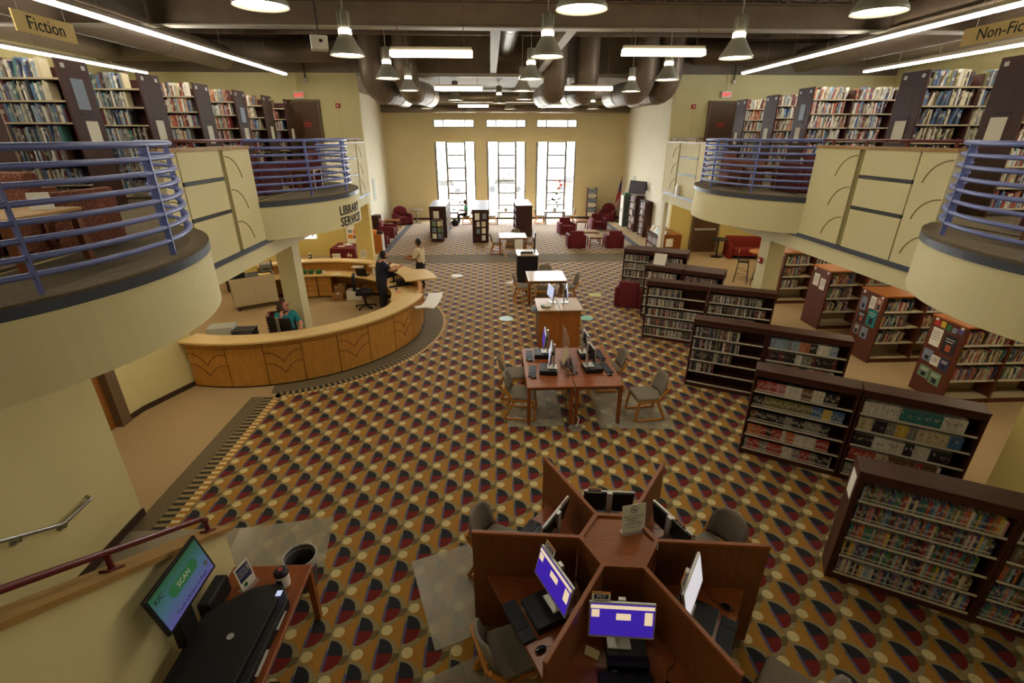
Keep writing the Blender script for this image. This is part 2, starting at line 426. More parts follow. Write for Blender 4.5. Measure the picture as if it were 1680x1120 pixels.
# far wall with the three tall windows
WX = [(-3.3, -.88), (-.19, 2.18), (2.8, 5.23)]
w = MB(); YW = 31.0
xs = [-6.4] + [v for a in WX for v in a] + [8.4]
for i in range(0, 8, 2): w.box(xs[i], xs[i + 1], YW, YW + .3, 0, 6.8)
for a, b in WX: w.box(a, b, YW, YW + .3, 0, .1); w.box(a, b, YW, YW + .3, 4.5, 5.3); w.box(a, b, YW, YW + .3, 5.72, 6.8)
struct(w.build('wall_back', 'wall_back'))
struct(MB().box(-3.55, 5.6, YW - .16, YW - .002, 4.86, 5.04).build('trim_2', 'wall_back'))
struct(MB().box(-3.4, 5.35, YW - .07, YW - .002, 4.56, 4.66).build('trim_3', 'wall_back'))
M('mullion', '8c8a84', .7)
def heart(mb, x, y, z, r):
    pts = [(r * .062 * 16 * math.sin(t) ** 3, r * .062 * (13 * math.cos(t) - 5 * math.cos(2 * t) - 2 * math.cos(3 * t) - math.cos(4 * t))) for t in [2 * PI * i / 14 for i in range(14)]]
    mb.add([(x + a, y, z + b) for a, b in pts] + [(x + a, y - .004, z + b) for a, b in pts], [tuple(range(14)), tuple(range(27, 13, -1))] + [(i, (i + 1) % 14, 14 + (i + 1) % 14, 14 + i) for i in range(14)])
for n, (a, b) in enumerate(WX):
    wn = sempty('window_%d' % (n + 1))
    m1, m2 = a + .7, b - .62
    for x in (a, m1 - .05, m2 - .05, b - .08): MB().box(x, x + .12, YW + .04, YW + .2, .1, 4.5).build('mullion', 'mullion', wn)
    zz = [.1 + 4.4 * k / 6 for k in range(7)]
    for k, z in enumerate(zz): MB().box(m1 + .04, m2 - .05, YW + .11, YW + .19, max(.1, z - .045), min(4.5, z + .045)).build('glazing_bar', 'mullion', wn)
    for k in range(6): MB().box(m1 + .04, m2 - .05, YW + .145, YW + .155, zz[k] + .03, zz[k + 1] - .03).build('pane', 'glass_pane', wn)
    for x0, x1 in ((a + .09, m1 - .05), (m2 + .04, b - .08)): MB().box(x0, x1, YW + .145, YW + .155, .1, 4.5).build('pane', 'glass_pane', wn)
    for x in (a, a + .55, b - .6, b - .07): MB().box(x, x + .07, YW + .06, YW + .2, 5.3, 5.72).build('mullion', 'mullion', wn)
    for x0, x1 in ((a + .07, a + .55), (a + .62, b - .6), (b - .53, b - .07)): MB().box(x0, x1, YW + .145, YW + .155, 5.3, 5.72).build('pane', 'glass_pane', wn)
    for z in (5.3, 5.68): MB().box(a, b, YW + .11, YW + .19, z, z + .05).build('glazing_bar', 'mullion', wn)
    random.seed(40 + n)
    for k in range((8, 3, 26)[n]):
        hm = MB(); r = random.uniform(.04, .1); z0 = (.95, 1.9, 1.3)[n]
        hx, hz = random.uniform(m1 + .15, m2 - .15), random.gauss(z0, (.5, .5, .22)[n])
        if n == 2 and k < 6: hx, hz = random.uniform(m1 + .6, m2 - .2), random.uniform(1.8, 2.5)
        heart(hm, hx, YW + .143, max(.4, min(2.7, hz)), r)
        o = hm.build('heart_decal', 'red_ink' if n == 2 and k < 6 else 'ink', wn)
struct(MB().box(-6.2, 8.2, YW - .03, YW - .001, 0, .1).build('baseboard_back', 'base_dark'))
# ceilings, steel
struct(MB().box(-12.2, 14.2, -3.2, YE + .2, 8.5, 8.65).build('ceiling', 'ceiling_dark'))
struct(MB().box(-6.4, 8.4, YE + .2, 31.3, 6.75, 6.9).build('ceiling_far', 'steel_brown'))
def girder(x0, x1, y, z, hh, name='girder'):
    o = sempty(name); MB().box(x0, x1, y - .02, y + .02, z, z + hh).build('web', 'steel_brown', o)
    for zz in (z, z + hh): MB().box(x0, x1, y - .14, y + .14, zz - .012, zz + .012).build('flange', 'steel_pale' if zz == z else 'steel_brown', o)
girder(-12, 14, 10.8, 6.7, .42); girder(-12, 14, 4.2, 6.7, .42)
def ygirder(x, y0, y1, z, hh, m='steel_brown'):
    o = sempty('girder'); MB().box(x - .02, x + .02, y0, y1, z, z + hh).build('web', m, o)
    for zz in (z, z + hh): MB().box(x - .1, x + .1, y0, y1, zz - .012, zz + .012).build('flange', m, o)
for x in (-6.2, 7.9): ygirder(x, -2.9, 10.7, 6.72, .4)
for x in (.16, 1.66): ygirder(x, 10.95, 18., 6.72, .3, 'steel_pale')
jo = sempty('roof_joists')
for y in (1.5, 6., 8.4, 13, 15.4):
    m = MB(); m.box(-12, 14, y - .04, y + .04, 7.35, 7.43); m.box(-12, 14, y - .04, y + .04, 8.2, 8.28)
    for i in range(29):
        x = -12 + i * .9; m.bar((x, y, 7.4), (x + .45, y, 8.25), .04); m.bar((x + .45, y, 8.25), (x + .9, y, 7.4), .04)
    m.build('joist', 'steel_brown', jo)
m = MB()
for i in range(17): m.box(-12 + i * 1.6, -11.92 + i * 1.6, -3, YE, 8.28, 8.5)
m.build('deck_rib', 'ceiling_dark', jo)
# ducts
def duct(pts, r, label, group=None, mat='duct', n=20, bands=True):
    o = thing('air_duct', label, 'duct', (0, 0, 0), 0, group)
    MB().tube(pts, r, n).build('duct_run', mat, o, smooth=True)
    if bands:
        P = [Vector(q) for q in pts]
        for i in range(1, len(P) - 1):
            d = (P[i + 1] - P[i - 1]).normalized()
            MB().tube([P[i] - d * .02, P[i] + d * .02], r * 1.02, n).build('seam_band', mat, o)
        top = 8.5 if P[0].y < 18 else 6.75
        if P[0].z < top - 1e-3 and P[0].z < 8:
            for q in (P[0] * .9 + P[-1] * .1, (P[0] + P[-1]) / 2, P[0] * .1 + P[-1] * .9): MB().box(q.x - .015, q.x + .015, q.y - .015, q.y + .015, q.z + r * .95, top).build('hanger', 'steel_brown', o)
    return o
def elbow(x, dx, z0=6.15, r=.4, y=17.3, ztop=8.3):
    pts = [(x, y, ztop), (x, y, 7.4), (x, y, z0 + .55)]
    for k in range(1, 7):
        t = k / 6 * PI / 2; q = .55 * (1 - math.cos(t)); pts.append((x + dx * q, y + q, z0 + .55 - .55 * math.sin(t)))
    pts += [(x + dx * 1.2, y + 1.4, z0), (x + dx * 1.4, y + 2.6, z0)]
    return pts
for x, dx, lab in ((-3.65, .4, 'brown round duct bending under the bulkhead beside the left wall corner'), (-2.6, .3, 'brown round duct bending under the bulkhead, next inward from the wall duct'),
                   (2.15, -.1, 'round duct with bright elbow dropping between the two pale beams and the right ducts'), (3.15, -.1, 'fat brown duct dropping straight from the roof to a bright elbow'),
                   (5.0, -.3, 'brown round duct bending left below the bulkhead near the right wall'), (5.85, -.3, 'brown round duct against the right wall corner, bent under the bulkhead')):
    duct(elbow(x, dx), .36 if x < 2 or x > 5 else .37, lab)
duct([(.55, -2.8, 7.45), (.55, 4, 7.45), (.55, 9, 7.45), (.55, 14, 7.45), (.55, 17.9, 7.45)], .3, 'pale spiral duct running down the middle of the hall roof', None, 'duct_light')
duct([(1.78, -2.8, 7.5), (1.78, 4, 7.5), (1.78, 9, 7.5), (1.78, 13, 7.5), (1.78, 15.5, 7.45)], .28, 'spiral duct beside the middle roof duct, ending short of the bulkhead', None, 'duct_light')
duct([(-8, -2.8, 7.0), (-8, 4, 7.0), (-8, 9.5, 7.0), (-8, 14, 7.0), (-8, 16.95, 7.0)], .34, 'large brown duct above the fiction shelves')
duct([(-11.2, -2.8, 7.2), (-11.2, 4, 7.2), (-11.2, 11, 7.2), (-11.2, 16.95, 7.2)], .34, 'large brown duct close to the outer wall over the fiction shelves')
duct([(9.9, -2.8, 7.0), (9.9, 4, 7.0), (9.9, 9.5, 7.0), (9.9, 14, 7.0), (9.9, 16.95, 7.0)], .34, 'large brown duct above the non-fiction shelves')
duct([(12.2, -2.8, 7.2), (12.2, 4, 7.2), (12.2, 11, 7.2), (12.2, 16.95, 7.2)], .34, 'large brown duct close to the outer wall over the non-fiction shelves')
duct([(-11.9, 17.45, 7.25), (-8, 17.45, 7.25), (-4.5, 17.45, 7.25)], .32, 'brown duct lying across the hall above the left balcony end wall')
duct([(6.6, 17.45, 7.25), (10, 17.45, 7.25), (13.9, 17.45, 7.25)], .32, 'brown duct lying across the hall above the right balcony end wall')
duct([(-6.1, 30.4, 6.25), (-2, 30.4, 6.25), (3, 30.4, 6.25), (8.1, 30.4, 6.25)], .2, 'slim duct running above the clerestory windows of the far wall')
duct([(-3, 24.5, 6.45), (0, 24.5, 6.45), (4, 24.5, 6.45)], .22, 'pale duct crossing the far reading room ceiling', None, 'duct_light')
# ---------------------------------------------------------------- balconies
RB = 2.5; BH = 59.3
def balcony(sd):
    side = 'left' if sd < 0 else 'right'
    X0 = XL if sd < 0 else XR
    root = sempty('balcony_' + side)
    q = lambda x: X0 + sd * x                                   # x metres back from the hall edge
    def bx(x0, x1, y0, y1, z0, z1, name, mat):
        a, b = sorted((q(x0), q(x1))); return MB().box(a, b, y0, y1, z0, z1).build(name, mat, root)
    bx(.13, 7.6, -3, YE, 2.95, ZD - .02, 'slab', 'wall_cream'); bx(.13, 7.6, -3, YE, ZD - .019, ZD, 'deck', 'deck_carpet')
    bx(.02, .42, -3, YE + .1, 2.62, 2.949, 'edge_beam', 'panel_cream')
    cx = X0 - sd * 1.22 + sd * RB
    yn, yf = (4.75, 11.6) if sd < 0 else (4.55, 11.85); J0, J1, J2, J3 = yn - 2.13, yn + 2.13, yf - 2.13, yf + 2.13
    for yc in (yn, yf):
        a = (-BH, BH) if sd < 0 else (180 - BH, 180 + BH)
        pl = [(x, y) for x, y, z in arc((cx, yc), RB, a[0], a[1], 40)]
        MB().prism(pl, 2.95, 3.57).build('bay_fascia', 'panel_cream', root)
        p2 = [(x, y) for x, y, z in arc((cx, yc), RB + .015, a[0], a[1], 40)]
        MB().prism(p2, 3.571, 3.66).build('bay_band', 'band_dark', root)
        MB().prism(p2, 3.661, ZD).build('bay_deck', 'deck_carpet', root)
    # balustrade panels: (y0, y1, kind)
    cols = [(-3, .9, 'rows'), (.92, J0, 'arcs'), (J1, 7.27, 'arcs'), (7.29, 8.42, 'rows'), (8.54, J2, 'arcs'), (J3, 15.3, 'arcs'), (15.32, 16.88, 'rows'), (17.0, YE, 'arcs')]
    for y0, y1, k in cols:
        rows = [(2.98, 3.63), (3.69, 4.14), (4.20, 4.6)] if k == 'rows' else [(2.98, 4.6)]
        for z0, z1 in rows: bx(0, .12, y0 + .006, y1 - .006, z0, z1, 'panel', 'panel_cream')
        if k == 'rows':
            for z in (3.635, 4.145): bx(-.006, .1, y0, y1, z, z + .05, 'inlay_strip', 'inlay')
        else:
            for z0 in (4.5, 3.98, 3.46):
                n = 9; r = min(.46, (y1 - y0) * .7)
                MB().tube([(q(-.004), y0 + .03 + r * math.sin(t), z0 - r * (1 - math.cos(t))) for t in [1.35 * i / n for i in range(n + 1)]], .009, 5).build('arc_groove', 'seam', root)
    for y in (8.42, 16.88): bx(.03, .12, y, y + .12, 2.98, 4.6, 'reveal', 'seam')
    bx(.02, .1, -3, YE, 4.6, 4.602, 'seam_strip', 'seam') if 0 else None
    bx(-.02, .13, -3, YE, 2.90, 2.98, 'base_band', 'band_dark')
    for y0, y1 in ((-3, J0), (J1, J2), (J3, YE)):
        bx(-.02, .16, y0, y1, 4.6, 4.65, 'cap', 'oak_cap')
        hr = thing('handrail', {(-1, 2): 'maroon handrail on the fiction balustrade between the two railed bays', (1, 2): 'maroon handrail on the non-fiction balustrade between the two railed bays', (-1, 3): 'short maroon handrail on the left balustrade beside the end wall', (1, 3): 'short maroon handrail on the right balustrade beside the end wall'}.get((sd, 2 if 6 < y0 < 9 else 3), 'maroon handrail') if y0 > 0 else 'maroon handrail on the %s balustrade next to the stair landing' % side, 'handrail', (q(.07), y0, 4.65))
        MB().tube([(0, .05, .09), (0, y1 - y0 - .05, .09)], .022, 8).build('rail', 'rail_maroon', hr, smooth=True)
        y = .15
        while y < y1 - y0:
            MB().box(-.015, .015, y - .015, y + .015, 0, .09).build('bracket', 'rail_maroon', hr); y += .85
    # blue railings on the bays
    for yc, nm in ((yn, 'near'), (yf, 'far')):
        where = {('left', 'near'): 'blue tube railing round the bay with the patterned armchairs', ('left', 'far'): 'blue tube railing round the bay above the LIBRARY SERVICES lettering',
                 ('right', 'near'): 'blue tube railing round the bay with the rolled-arm maroon seat', ('right', 'far'): 'blue tube railing round the bay above the bar table and lounge'}[(side, nm)]
        rr = thing('balcony_railing', where, 'railing', (cx, yc, ZD))
        s0 = 0 if sd < 0 else 180
        R2 = RB - .14; h2 = math.degrees(math.asin(2.1 / R2))
        for k in range(8):
            MB().tube(arc((0, 0), R2, s0 - h2, s0 + h2, 36, .15 + k * .129), .024 if k < 7 else .029, 8).build('rail', 'rail_blue', rr, smooth=True)
        for a in ((-61, -26, 7, 42, 61) if (side, nm) == ('left', 'near') else (-61, -33, -3, 30, 61)):
            aa = math.radians(s0 + (a if sd < 0 else -a)); x, y = R2 * math.cos(aa), R2 * math.sin(aa)
            m = MB().obox((0, 0, .525), .052, .022, 1.05); m.xf(Matrix.Translation((x, y, 0)) @ Matrix.Rotation(aa, 4, 'Z'))
            m.build('post', 'rail_blue', rr)
    return root
BL = balcony(-1); BR = balcony(1)
# lettering on the far left bay
CXL = XL + 1.22 - RB
sg = thing('wall_lettering', 'dark LIBRARY SERVICES lettering on the curved front of the left balcony bay', 'sign', (CXL, 11.6, 3.2))
def wr(z0):
    def f(p):
        a = math.radians(-20) + p.x / (RB + .004); r = RB + .004 + p.z
        return Vector((r * math.cos(a), r * math.sin(a), z0 + p.y))
    return f
text('LIBRARY', .27, 'ink', sg, None, warp=wr(.11), align='LEFT', ext=.004, bold=.004)
text('SERVICES', .27, 'ink', sg, None, warp=wr(-.13), align='LEFT', ext=.004, bold=.004)
# columns and piers
for x0 in (XL - .46, XR + .08):
    c_ = sempty('column'); MB().box(x0, x0 + .38, 10.75, 11.15, 0, 2.62).build('shaft', 'panel_cream', c_); MB().box(x0 - .01, x0 + .39, 10.74, 11.16, 0, .1).build('base', 'base_dark', c_)
struct(MB().box(XL - .62, XL - .05, 17.8, 18.15, 0, 2.62).build('pier', 'wall_yellow')); struct(MB().box(XR + .03, XR + .16, 17.8, 18.15, 0, 2.62).build('pier', 'wall_grey'))
struct(MB().box(6.6, 7.1, 2.5, 4.9, 0, 2.62).build('wall_pier', 'wall_yellow'))
# ---------------------------------------------------------------- stairs and lower left walls
struct(MB().box(-5.0, -4.86, -3, 5.36, 0, 2.94).build('wall_stair', 'wall_cream'))
struct(MB().prism([(-4.86, -3), (-4.83, -3), (-4.83, 5.37), (-4.86, 5.37)], 0, .11).build('baseboard_stair', 'base_dark'))
gw = sempty('stair_guard_wall')
MB().profx([(-2.9, 0), (3.9, 0), (3.9, 1.05), (-2.9, 5.3)][::1], -2.95, -2.8).build('guard_panel', 'wall_cream', gw)
MB().profx([(-2.9, 5.3), (3.97, 1.01), (3.97, 1.06), (-2.9, 5.355)], -3.0, -2.75).build('guard_cap', 'oak_cap', gw)
st = sempty('staircase')
for k in range(18):
    y1 = 3.7 - k * .28; MB().box(-4.83, -2.95, y1 - .28, y1, 0, .175 * (k + 1)).build('step', 'floor_grey', st)
struct(MB().box(-4.83, -3.1, 3.7, 5.05, -.02, .007).build('stair_floor_plate', 'floor_grey'))
hr = thing('handrail', 'maroon handrail sloping above the oak cap of the stair wall', 'handrail', (-2.87, 0, 0))
sl = lambda y: 1.06 + (3.97 - y) * (5.355 - 1.06) / 6.87
MB().tube([(0, -2.5, sl(-2.5) + .16), (0, 3.72, sl(3.72) + .17), (0, 3.8, sl(3.8) + .14)], .026, 10).build('rail', 'rail_maroon', hr, smooth=True)
for y in (3.78, 2.75, 1.7, .6): MB().lathe([(.022, 0), (.02, .13)], 8, (0, y, sl(y) + .01)).build('bracket', 'rail_maroon', hr); MB().obox((0, y, sl(y) + .01), .07, .16, .02, Matrix.Rotation(-.56, 3, 'X')).build('bracket_plate', 'rail_maroon', hr)
hr = thing('handrail', 'round steel handrail with bent end on the cream stair wall', 'handrail', (-4.75, 0, 0))
MB().tube([(0, -2, 4.75), (0, 3.6, 1.28), (0, 4.2, .92), (0, 4.27, .89), (0, 4.6, .89), (0, 4.66, .89), (-.08, 4.7, .89)], .021, 10).build('rail', 'steel', hr, smooth=True)
for y, z in ((4.3, .87), (3.85, 1.12), (2.4, 2.0)): MB().tube([(0, y, z), (-.03, y, z - .06), (-.09, y, z - .07)], .012, 8).build('bracket', 'steel', hr); MB().tube([(-.085, y, z - .07), (-.108, y, z - .07)], .035, 12).build('bracket_plate', 'steel', hr)
# wall with the oak door, kinking to the desk
def vwall(p0, p1, z0, z1, th, name, mat, par=None):
    p0, p1 = Vector(p0), Vector(p1); d = (p1 - p0).normalized(); n = Vector((-d.y, d.x)) * th
    pl = [p0, p1, p1 + n, p0 + n]
    o = MB().prism([(v.x, v.y) for v in pl], z0, z1).build(name, mat, par); return o
struct(vwall((-6.72, 7.85), (-6.68, 8.15), 0, 2.94, .15, 'wall_kink_1', 'wall_cream'))
struct(vwall((-6.68, 8.15), (-6.2, 9.35), 0, 2.94, .15, 'wall_kink_2', 'wall_cream'))
struct(vwall((-6.70, 7.86), (-6.66, 8.14), 0, .1, -.02, 'baseboard_kink_1', 'base_dark'))
struct(vwall((-6.67, 8.14), (-6.19, 9.34), 0, .1, -.02, 'baseboard_kink_2', 'base_dark'))
d = sempty('door_1'); MB().box(-6.85, -6.79, 6.7, 7.62, 0, 2.1).build('door_leaf', 'door_oak', d)
for y0, y1 in ((6.6, 6.7), (7.62, 7.84)): MB().box(-6.88, -6.66, y0, y1, 0, 2.2).build('door_frame', 'frame_brown', d)
MB().box(-6.88, -6.66, 6.6, 7.84, 2.1, 2.2).build('door_frame', 'frame_brown', d)
MB().ball((-6.74, 6.8, 1.0), .03).build('door_knob', 'steel', d, smooth=True)
struct(MB().box(-7.0, -6.88, 5.36, 8.2, 0, 2.94).build('wall_behind_door', 'wall_cream'))
struct(MB().box(-12, -6.9, 5.3, 5.36, 0, 2.94).build('wall_office', 'wall_cream'))
# doors at the balcony ends and beneath
def edoor(n, x0, x1, z0, z1, y, bar=True, mark=True):
    d = sempty('door_%d' % n)
    MB().box(x0, x1, y - .05, y - .01, z0, z1).build('door_leaf', 'door_brown', d)
    for a, b in ((x0 - .08, x0), (x1, x1 + .08)): MB().box(a, b, y - .08, y - .005, z0, z1 + .08).build('door_frame', 'frame_brown', d)
    MB().box(x0, x1, y - .08, y - .005, z1, z1 + .08).build('door_frame', 'frame_brown', d)
    if bar: MB().box(x0 + .08, x1 - .08, y - .11, y - .05, z0 + .98, z0 + 1.06).build('push_bar', 'silver', d)
    if mark:
        MB().box((x0 + x1) / 2 - .13, (x0 + x1) / 2 + .13, y - .055, y - .05, z0 + 1.42, z0 + 1.46).build('red_mark', 'red_ink', d)
        MB().box((x0 + x1) / 2 - .13, (x0 + x1) / 2 + .13, y - .055, y - .05, z0 + 1.5, z0 + 1.56).build('red_mark', 'red_ink', d)
edoor(2, -6.55, -5.72, ZD, 5.85, YE); edoor(3, 7.65, 8.5, ZD, 5.85, YE); edoor(4, 8.95, 10.05, 0, 2.2, 21.2, True, False)
def exit_sign(x, z, lab):
    t = thing('exit_sign', lab, 'sign', (x, YE - .08, z))
    MB().box(-.17, .17, 0, .06, -.11, .11).build('housing', 'white', t, bevel=.01); text('EXIT', .15, 'exit_red', t, face((0, -.003, -.005)), ext=.003, bold=.003)
    MB().tube([(-.02, .03, .11), (-.02, .03, .62)], .012, 6).build('conduit', 'wall_yellow', t)
exit_sign(-6.26, 6.06, 'white exit sign with red letters over the fiction balcony door'); exit_sign(8.12, 6.12, 'white exit sign with red letters over the non-fiction balcony door')
for x, lab in ((-5.05, 'small red fire alarm on the left balcony end wall'), (7.05, 'small red fire alarm on the right balcony end wall')):
    t = thing('fire_alarm', lab, 'alarm', (x, YE - .06, 5.75)); MB().box(-.07, .07, 0, .06, -.07, .07).build('housing', 'red_ink', t, bevel=.01); MB().box(-.02, .02, -.01, 0, -.03, .03).build('strobe', 'white', t); MB().tube([(0, .05, -.07), (.05, .05, -1.9)], .006, 5).build('conduit', 'wall_yellow', t)
t = thing('fire_alarm', 'red fire alarm on the column by the bar stools', 'alarm', (6.4, 10.95, 2.1)); MB().box(-.05, 0, -.06, .06, -.07, .07).build('housing', 'red_ink', t, bevel=.01); MB().box(-.06, -.05, -.02, .02, -.03, .03).build('strobe', 'white', t)
for x in (-5.98, 8.3):
    t = thing('security_camera', 'small dome camera under the roof at the %s balcony end' % ('fiction' if x < 0 else 'non-fiction'), 'camera', (x, YE - .06, 6.5)); MB().lathe([(.02, .0), (.02, 1.95)], 8, (0, 0, .05)).build('stem', 'black', t); MB().ball((0, 0, 0), .06).build('dome', 'white', t, smooth=True)

# unseen lights added under the balconies to brighten the lower level
D0L = None
for x, y, wh in [(x, y, 'service desk') for x in (-5.6, -7.8, -10) for y in (8.2, 12.4, 15.8, 19.4)] + [(-5.6, 6.4, 'service desk'), (-8, 6.4, 'service desk')] + [(x, y, 'patron bookcase') for x in (7.7, 9.9, 12.1) for y in (6.2, 9., 12.6, 16.2, 19.4)]:
    z = 2.948
    if y > 17: lab = 'added fill light behind the balcony end, on the %s side' % wh
    else: lab = 'added fill light set in the low ceiling over the %s area' % wh
    if D0L is None:
        D0L = thing('fill_light', lab, 'light', (x, y, z), 0, 'added fill lights under the balconies')
        MB().lathe([(.1, -.012), (.12, -.012), (.12, 0), (.1, 0)], 20, caps=False).build('trim_ring', 'white', D0L); MB().lathe([(.1, -.008), (.1, -.004)], 20).build('lens', 'fill_glow', D0L)
    else: copy_tree(D0L, None, (x, y, z), None, lab)
# ================================================================ LIGHTS AND HANGING SIGNS
def pendant0():
    t = thing('pendant_lamp', 'x', 'lamp')
    pr = [(.075, .36), (.085, .34), (.085, .24), (.1, .235), (.1, .2)]
    MB().lathe([(.07, .62), (.085, .6), (.085, .4), (.07, .37)], 16).build('ballast', 'lamp_shell', t, smooth=True)
    for k in range(8):
        a = k * PI / 4; MB().obox((.09 * math.cos(a), .09 * math.sin(a), .5), .03, .008, .2, Matrix.Rotation(a, 3, 'Z')).build('cooling_fin', 'lamp_shell', t)
    MB().lathe([(.1, .37), (.105, .33), (.1, .29)], 18).build('vent_ring', 'ring_glow', t, smooth=True)
    MB().lathe([(.1, .29), (.13, .25), (.2, .13), (.26, .04), (.27, 0), (.265, 0), (.255, .04), (.195, .125), (.12, .24)], 28, caps=False).build('shade', 'lamp_shell', t, smooth=True)
    MB().lathe([(.252, .028), (.25, .032)], 28).build('diffuser', 'lamp_glow', t)
    MB().tube([(0, 0, .62), (0, 0, 2.5)], .01, 6).build('cord', 'steel_pale', t)
    return t
P0 = pendant0(); first = True
rows = [(5.85, 'first'), (9.05, 'second'), (12.4, 'third'), (15.5, 'fourth')]
for y, r in rows:
    for x, c in ((-2.27, 'on the side of the service desk'), (.97, 'on the middle line of the hall'), (4.13, 'on the side of the low bookcases')):
        lab = 'bell-shaped pendant lamp %s, hung in the %s row before the far bulkhead' % (c, r)
        lab = {'first': 'large bell pendant lamp %s, hung nearest the stair landing', 'second': 'bell pendant lamp %s, hung just before the cross girder', 'third': 'bell pendant lamp %s, hung just beyond the cross girder', 'fourth': 'bell pendant lamp %s, hung just before the bulkhead'}[r] % c
        if first: P0.location = (x, y, 6.0); P0['label'] = lab; P0['group'] = 'bell pendant lamps'; first = False
        else: copy_tree(P0, None, (x, y, 6.0), None, lab)
for x, y in ((-2.27, 20.9), (-1.2, 19.3), (.4, 21.), (1.25, 18.9), (3.2, 20.6), (-2.9, 25.), (1., 25.4), (4.9, 25.), (-1.0, 28.4), (3., 28.4)):  # later positions are lamps added to brighten the far room
    c = copy_tree(P0, None, (x, y, 6.0), None, 'bell pendant lamp in the far reading room, some added to brighten it')
    for k in c.children:
        if k.name.startswith('cord'): k.scale = (1, 1, .07); k.location = (0, 0, .577)
bx0 = None
for x, y, lab in ((-.87, 8.57, 'glowing box lamp hung on the service desk side before the cross girder'), (2.66, 8.3, 'glowing box lamp hung on the bookcase side before the cross girder'),
                  (-.8, 14.4, 'glowing box lamp hung on the service desk side beyond the cross girder'), (2.66, 14.25, 'glowing box lamp hung on the bookcase side beyond the cross girder'),
                  (-.65, 22.3, 'glowing box lamp in the far room on the service desk side'), (2.7, 22.3, 'glowing box lamp in the far room on the bookcase side')):
    if not bx0:
        t = bx0 = thing('box_lamp', lab, 'lamp', (x, y, 5.93), 0, 'hung box lamps')
        MB().box(-.63, .63, -.08, .08, 0, .085, top=(0, .02)).build('diffuser', 'box_glow', t, bevel=.01)
        MB().box(-.62, .62, -.05, .05, .086, .13).build('housing', 'steel_pale', t)
        for s in (-.5, .5): MB().tube([(s, 0, .13), (s, 0, 2.57)], .006, 5).build('cable', 'steel_brown', t)
    else:
        c = copy_tree(bx0, None, (x, y, 5.93), None, lab)
        for k in c.children:
            if y > 18 and k.name.startswith('cable'): k.scale = (1, 1, .283); k.location = (0, 0, .093)
def strip(x, y0, y1, z, lab):
    t = thing('strip_light', lab, 'light', (x, y0, z)); n = int((y1 - y0) / 1.22); L = (y1 - y0) / n
    MB().box(-.06, .06, 0, y1 - y0, .05, .11).build('housing', 'steel_pale', t)
    for k in range(n):
        MB().box(-.05, .05, k * L + .015, (k + 1) * L - .015, 0, .05, top=(.0, .0)).build('diffuser', 'strip_glow', t, bevel=.01)
        MB().tube([(0, k * L, .11), (0, k * L, 2.0)], .005, 5).build('cable', 'steel_pale', t)
strip(-6.1, -2., 16.7, 6.5, 'long strip light hung over the ends of the fiction shelves'); strip(-10.1, -2., 16.6, 6.5, 'long strip light deeper over the fiction shelves near the outer wall')
strip(7.55, -2., 15.9, 6.5, 'long strip light hung over the ends of the non-fiction shelves'); strip(10.9, -2., 15.4, 6.5, 'long strip light deeper over the non-fiction shelves near the outer wall')
def hang_sign(x, y, L, z, body, rz, lab):
    t = thing('hanging_sign', lab, 'sign', (x, y, z), rz)
    MB().box(-L / 2, L / 2, -.008, .008, -.115, .115).build('board', 'sign_gold', t)
    text(body, .21, 'ink', t, face((0, -.01, 0)), ext=.0015); text(body, .21, 'ink', t, face((0, .01, 0), PI), ext=.0015)
    for s in (-.38, .38): MB().tube([(s * L, 0, .115), (s * L, 0, 2.4)], .004, 5).build('wire', 'steel_pale', t)
hang_sign(-5.6, 7.41, .92, 6.075, 'Fiction', PI / 2, 'gold hanging sign reading Fiction'); hang_sign(7.2, 7.44, 1.5, 6.17, 'Non-Fiction', -PI / 2, 'gold hanging sign reading Non-Fiction')
t = thing('ceiling_speaker', 'white cube-shaped speaker box hung from the cross girder', 'speaker', (-2.65, 8.9, 6.15), .3)
MB().box(-.13, .13, -.12, .12, -.1, .1).build('housing', 'white', t, bevel=.02); MB().box(.0, .05, -.125, -.12, -.0, .04).build('badge', 'ink', t); MB().tube([(0, 0, .1), (0, 0, 2.35)], .012, 6).build('stem', 'black', t)
# ================================================================ BOOKS
PAL = {'white': 'd9d5c8', 'cream': 'c9bd97', 'grey': '85837e', 'black': '23232a', 'navy': '27335e', 'blue': '3f6da4', 'pale blue': '84a5bf', 'teal': '2f7c7e', 'green': '4d7d3e', 'olive': '76733a', 'yellow': 'd2b12e', 'orange': 'c7692a', 'red': 'a92c26', 'maroon': '662027', 'pink': 'bb6f76', 'purple': '5b4580', 'brown': '6d4a30'}
ALLC = list(PAL); LC = {k: lin(v) for k, v in PAL.items()}
DARKS = ['navy', 'grey', 'blue', 'black', 'white', 'grey', 'teal', 'maroon', 'brown', 'cream', 'pale blue', 'grey']
LIGHTS = ['white', 'cream', 'white', 'grey', 'red', 'pale blue', 'cream', 'brown', 'orange', 'white', 'blue', 'maroon']
MEDIA = ['black', 'grey', 'white', 'black', 'cream', 'brown', 'olive', 'black', 'red', 'navy', 'white', 'black']
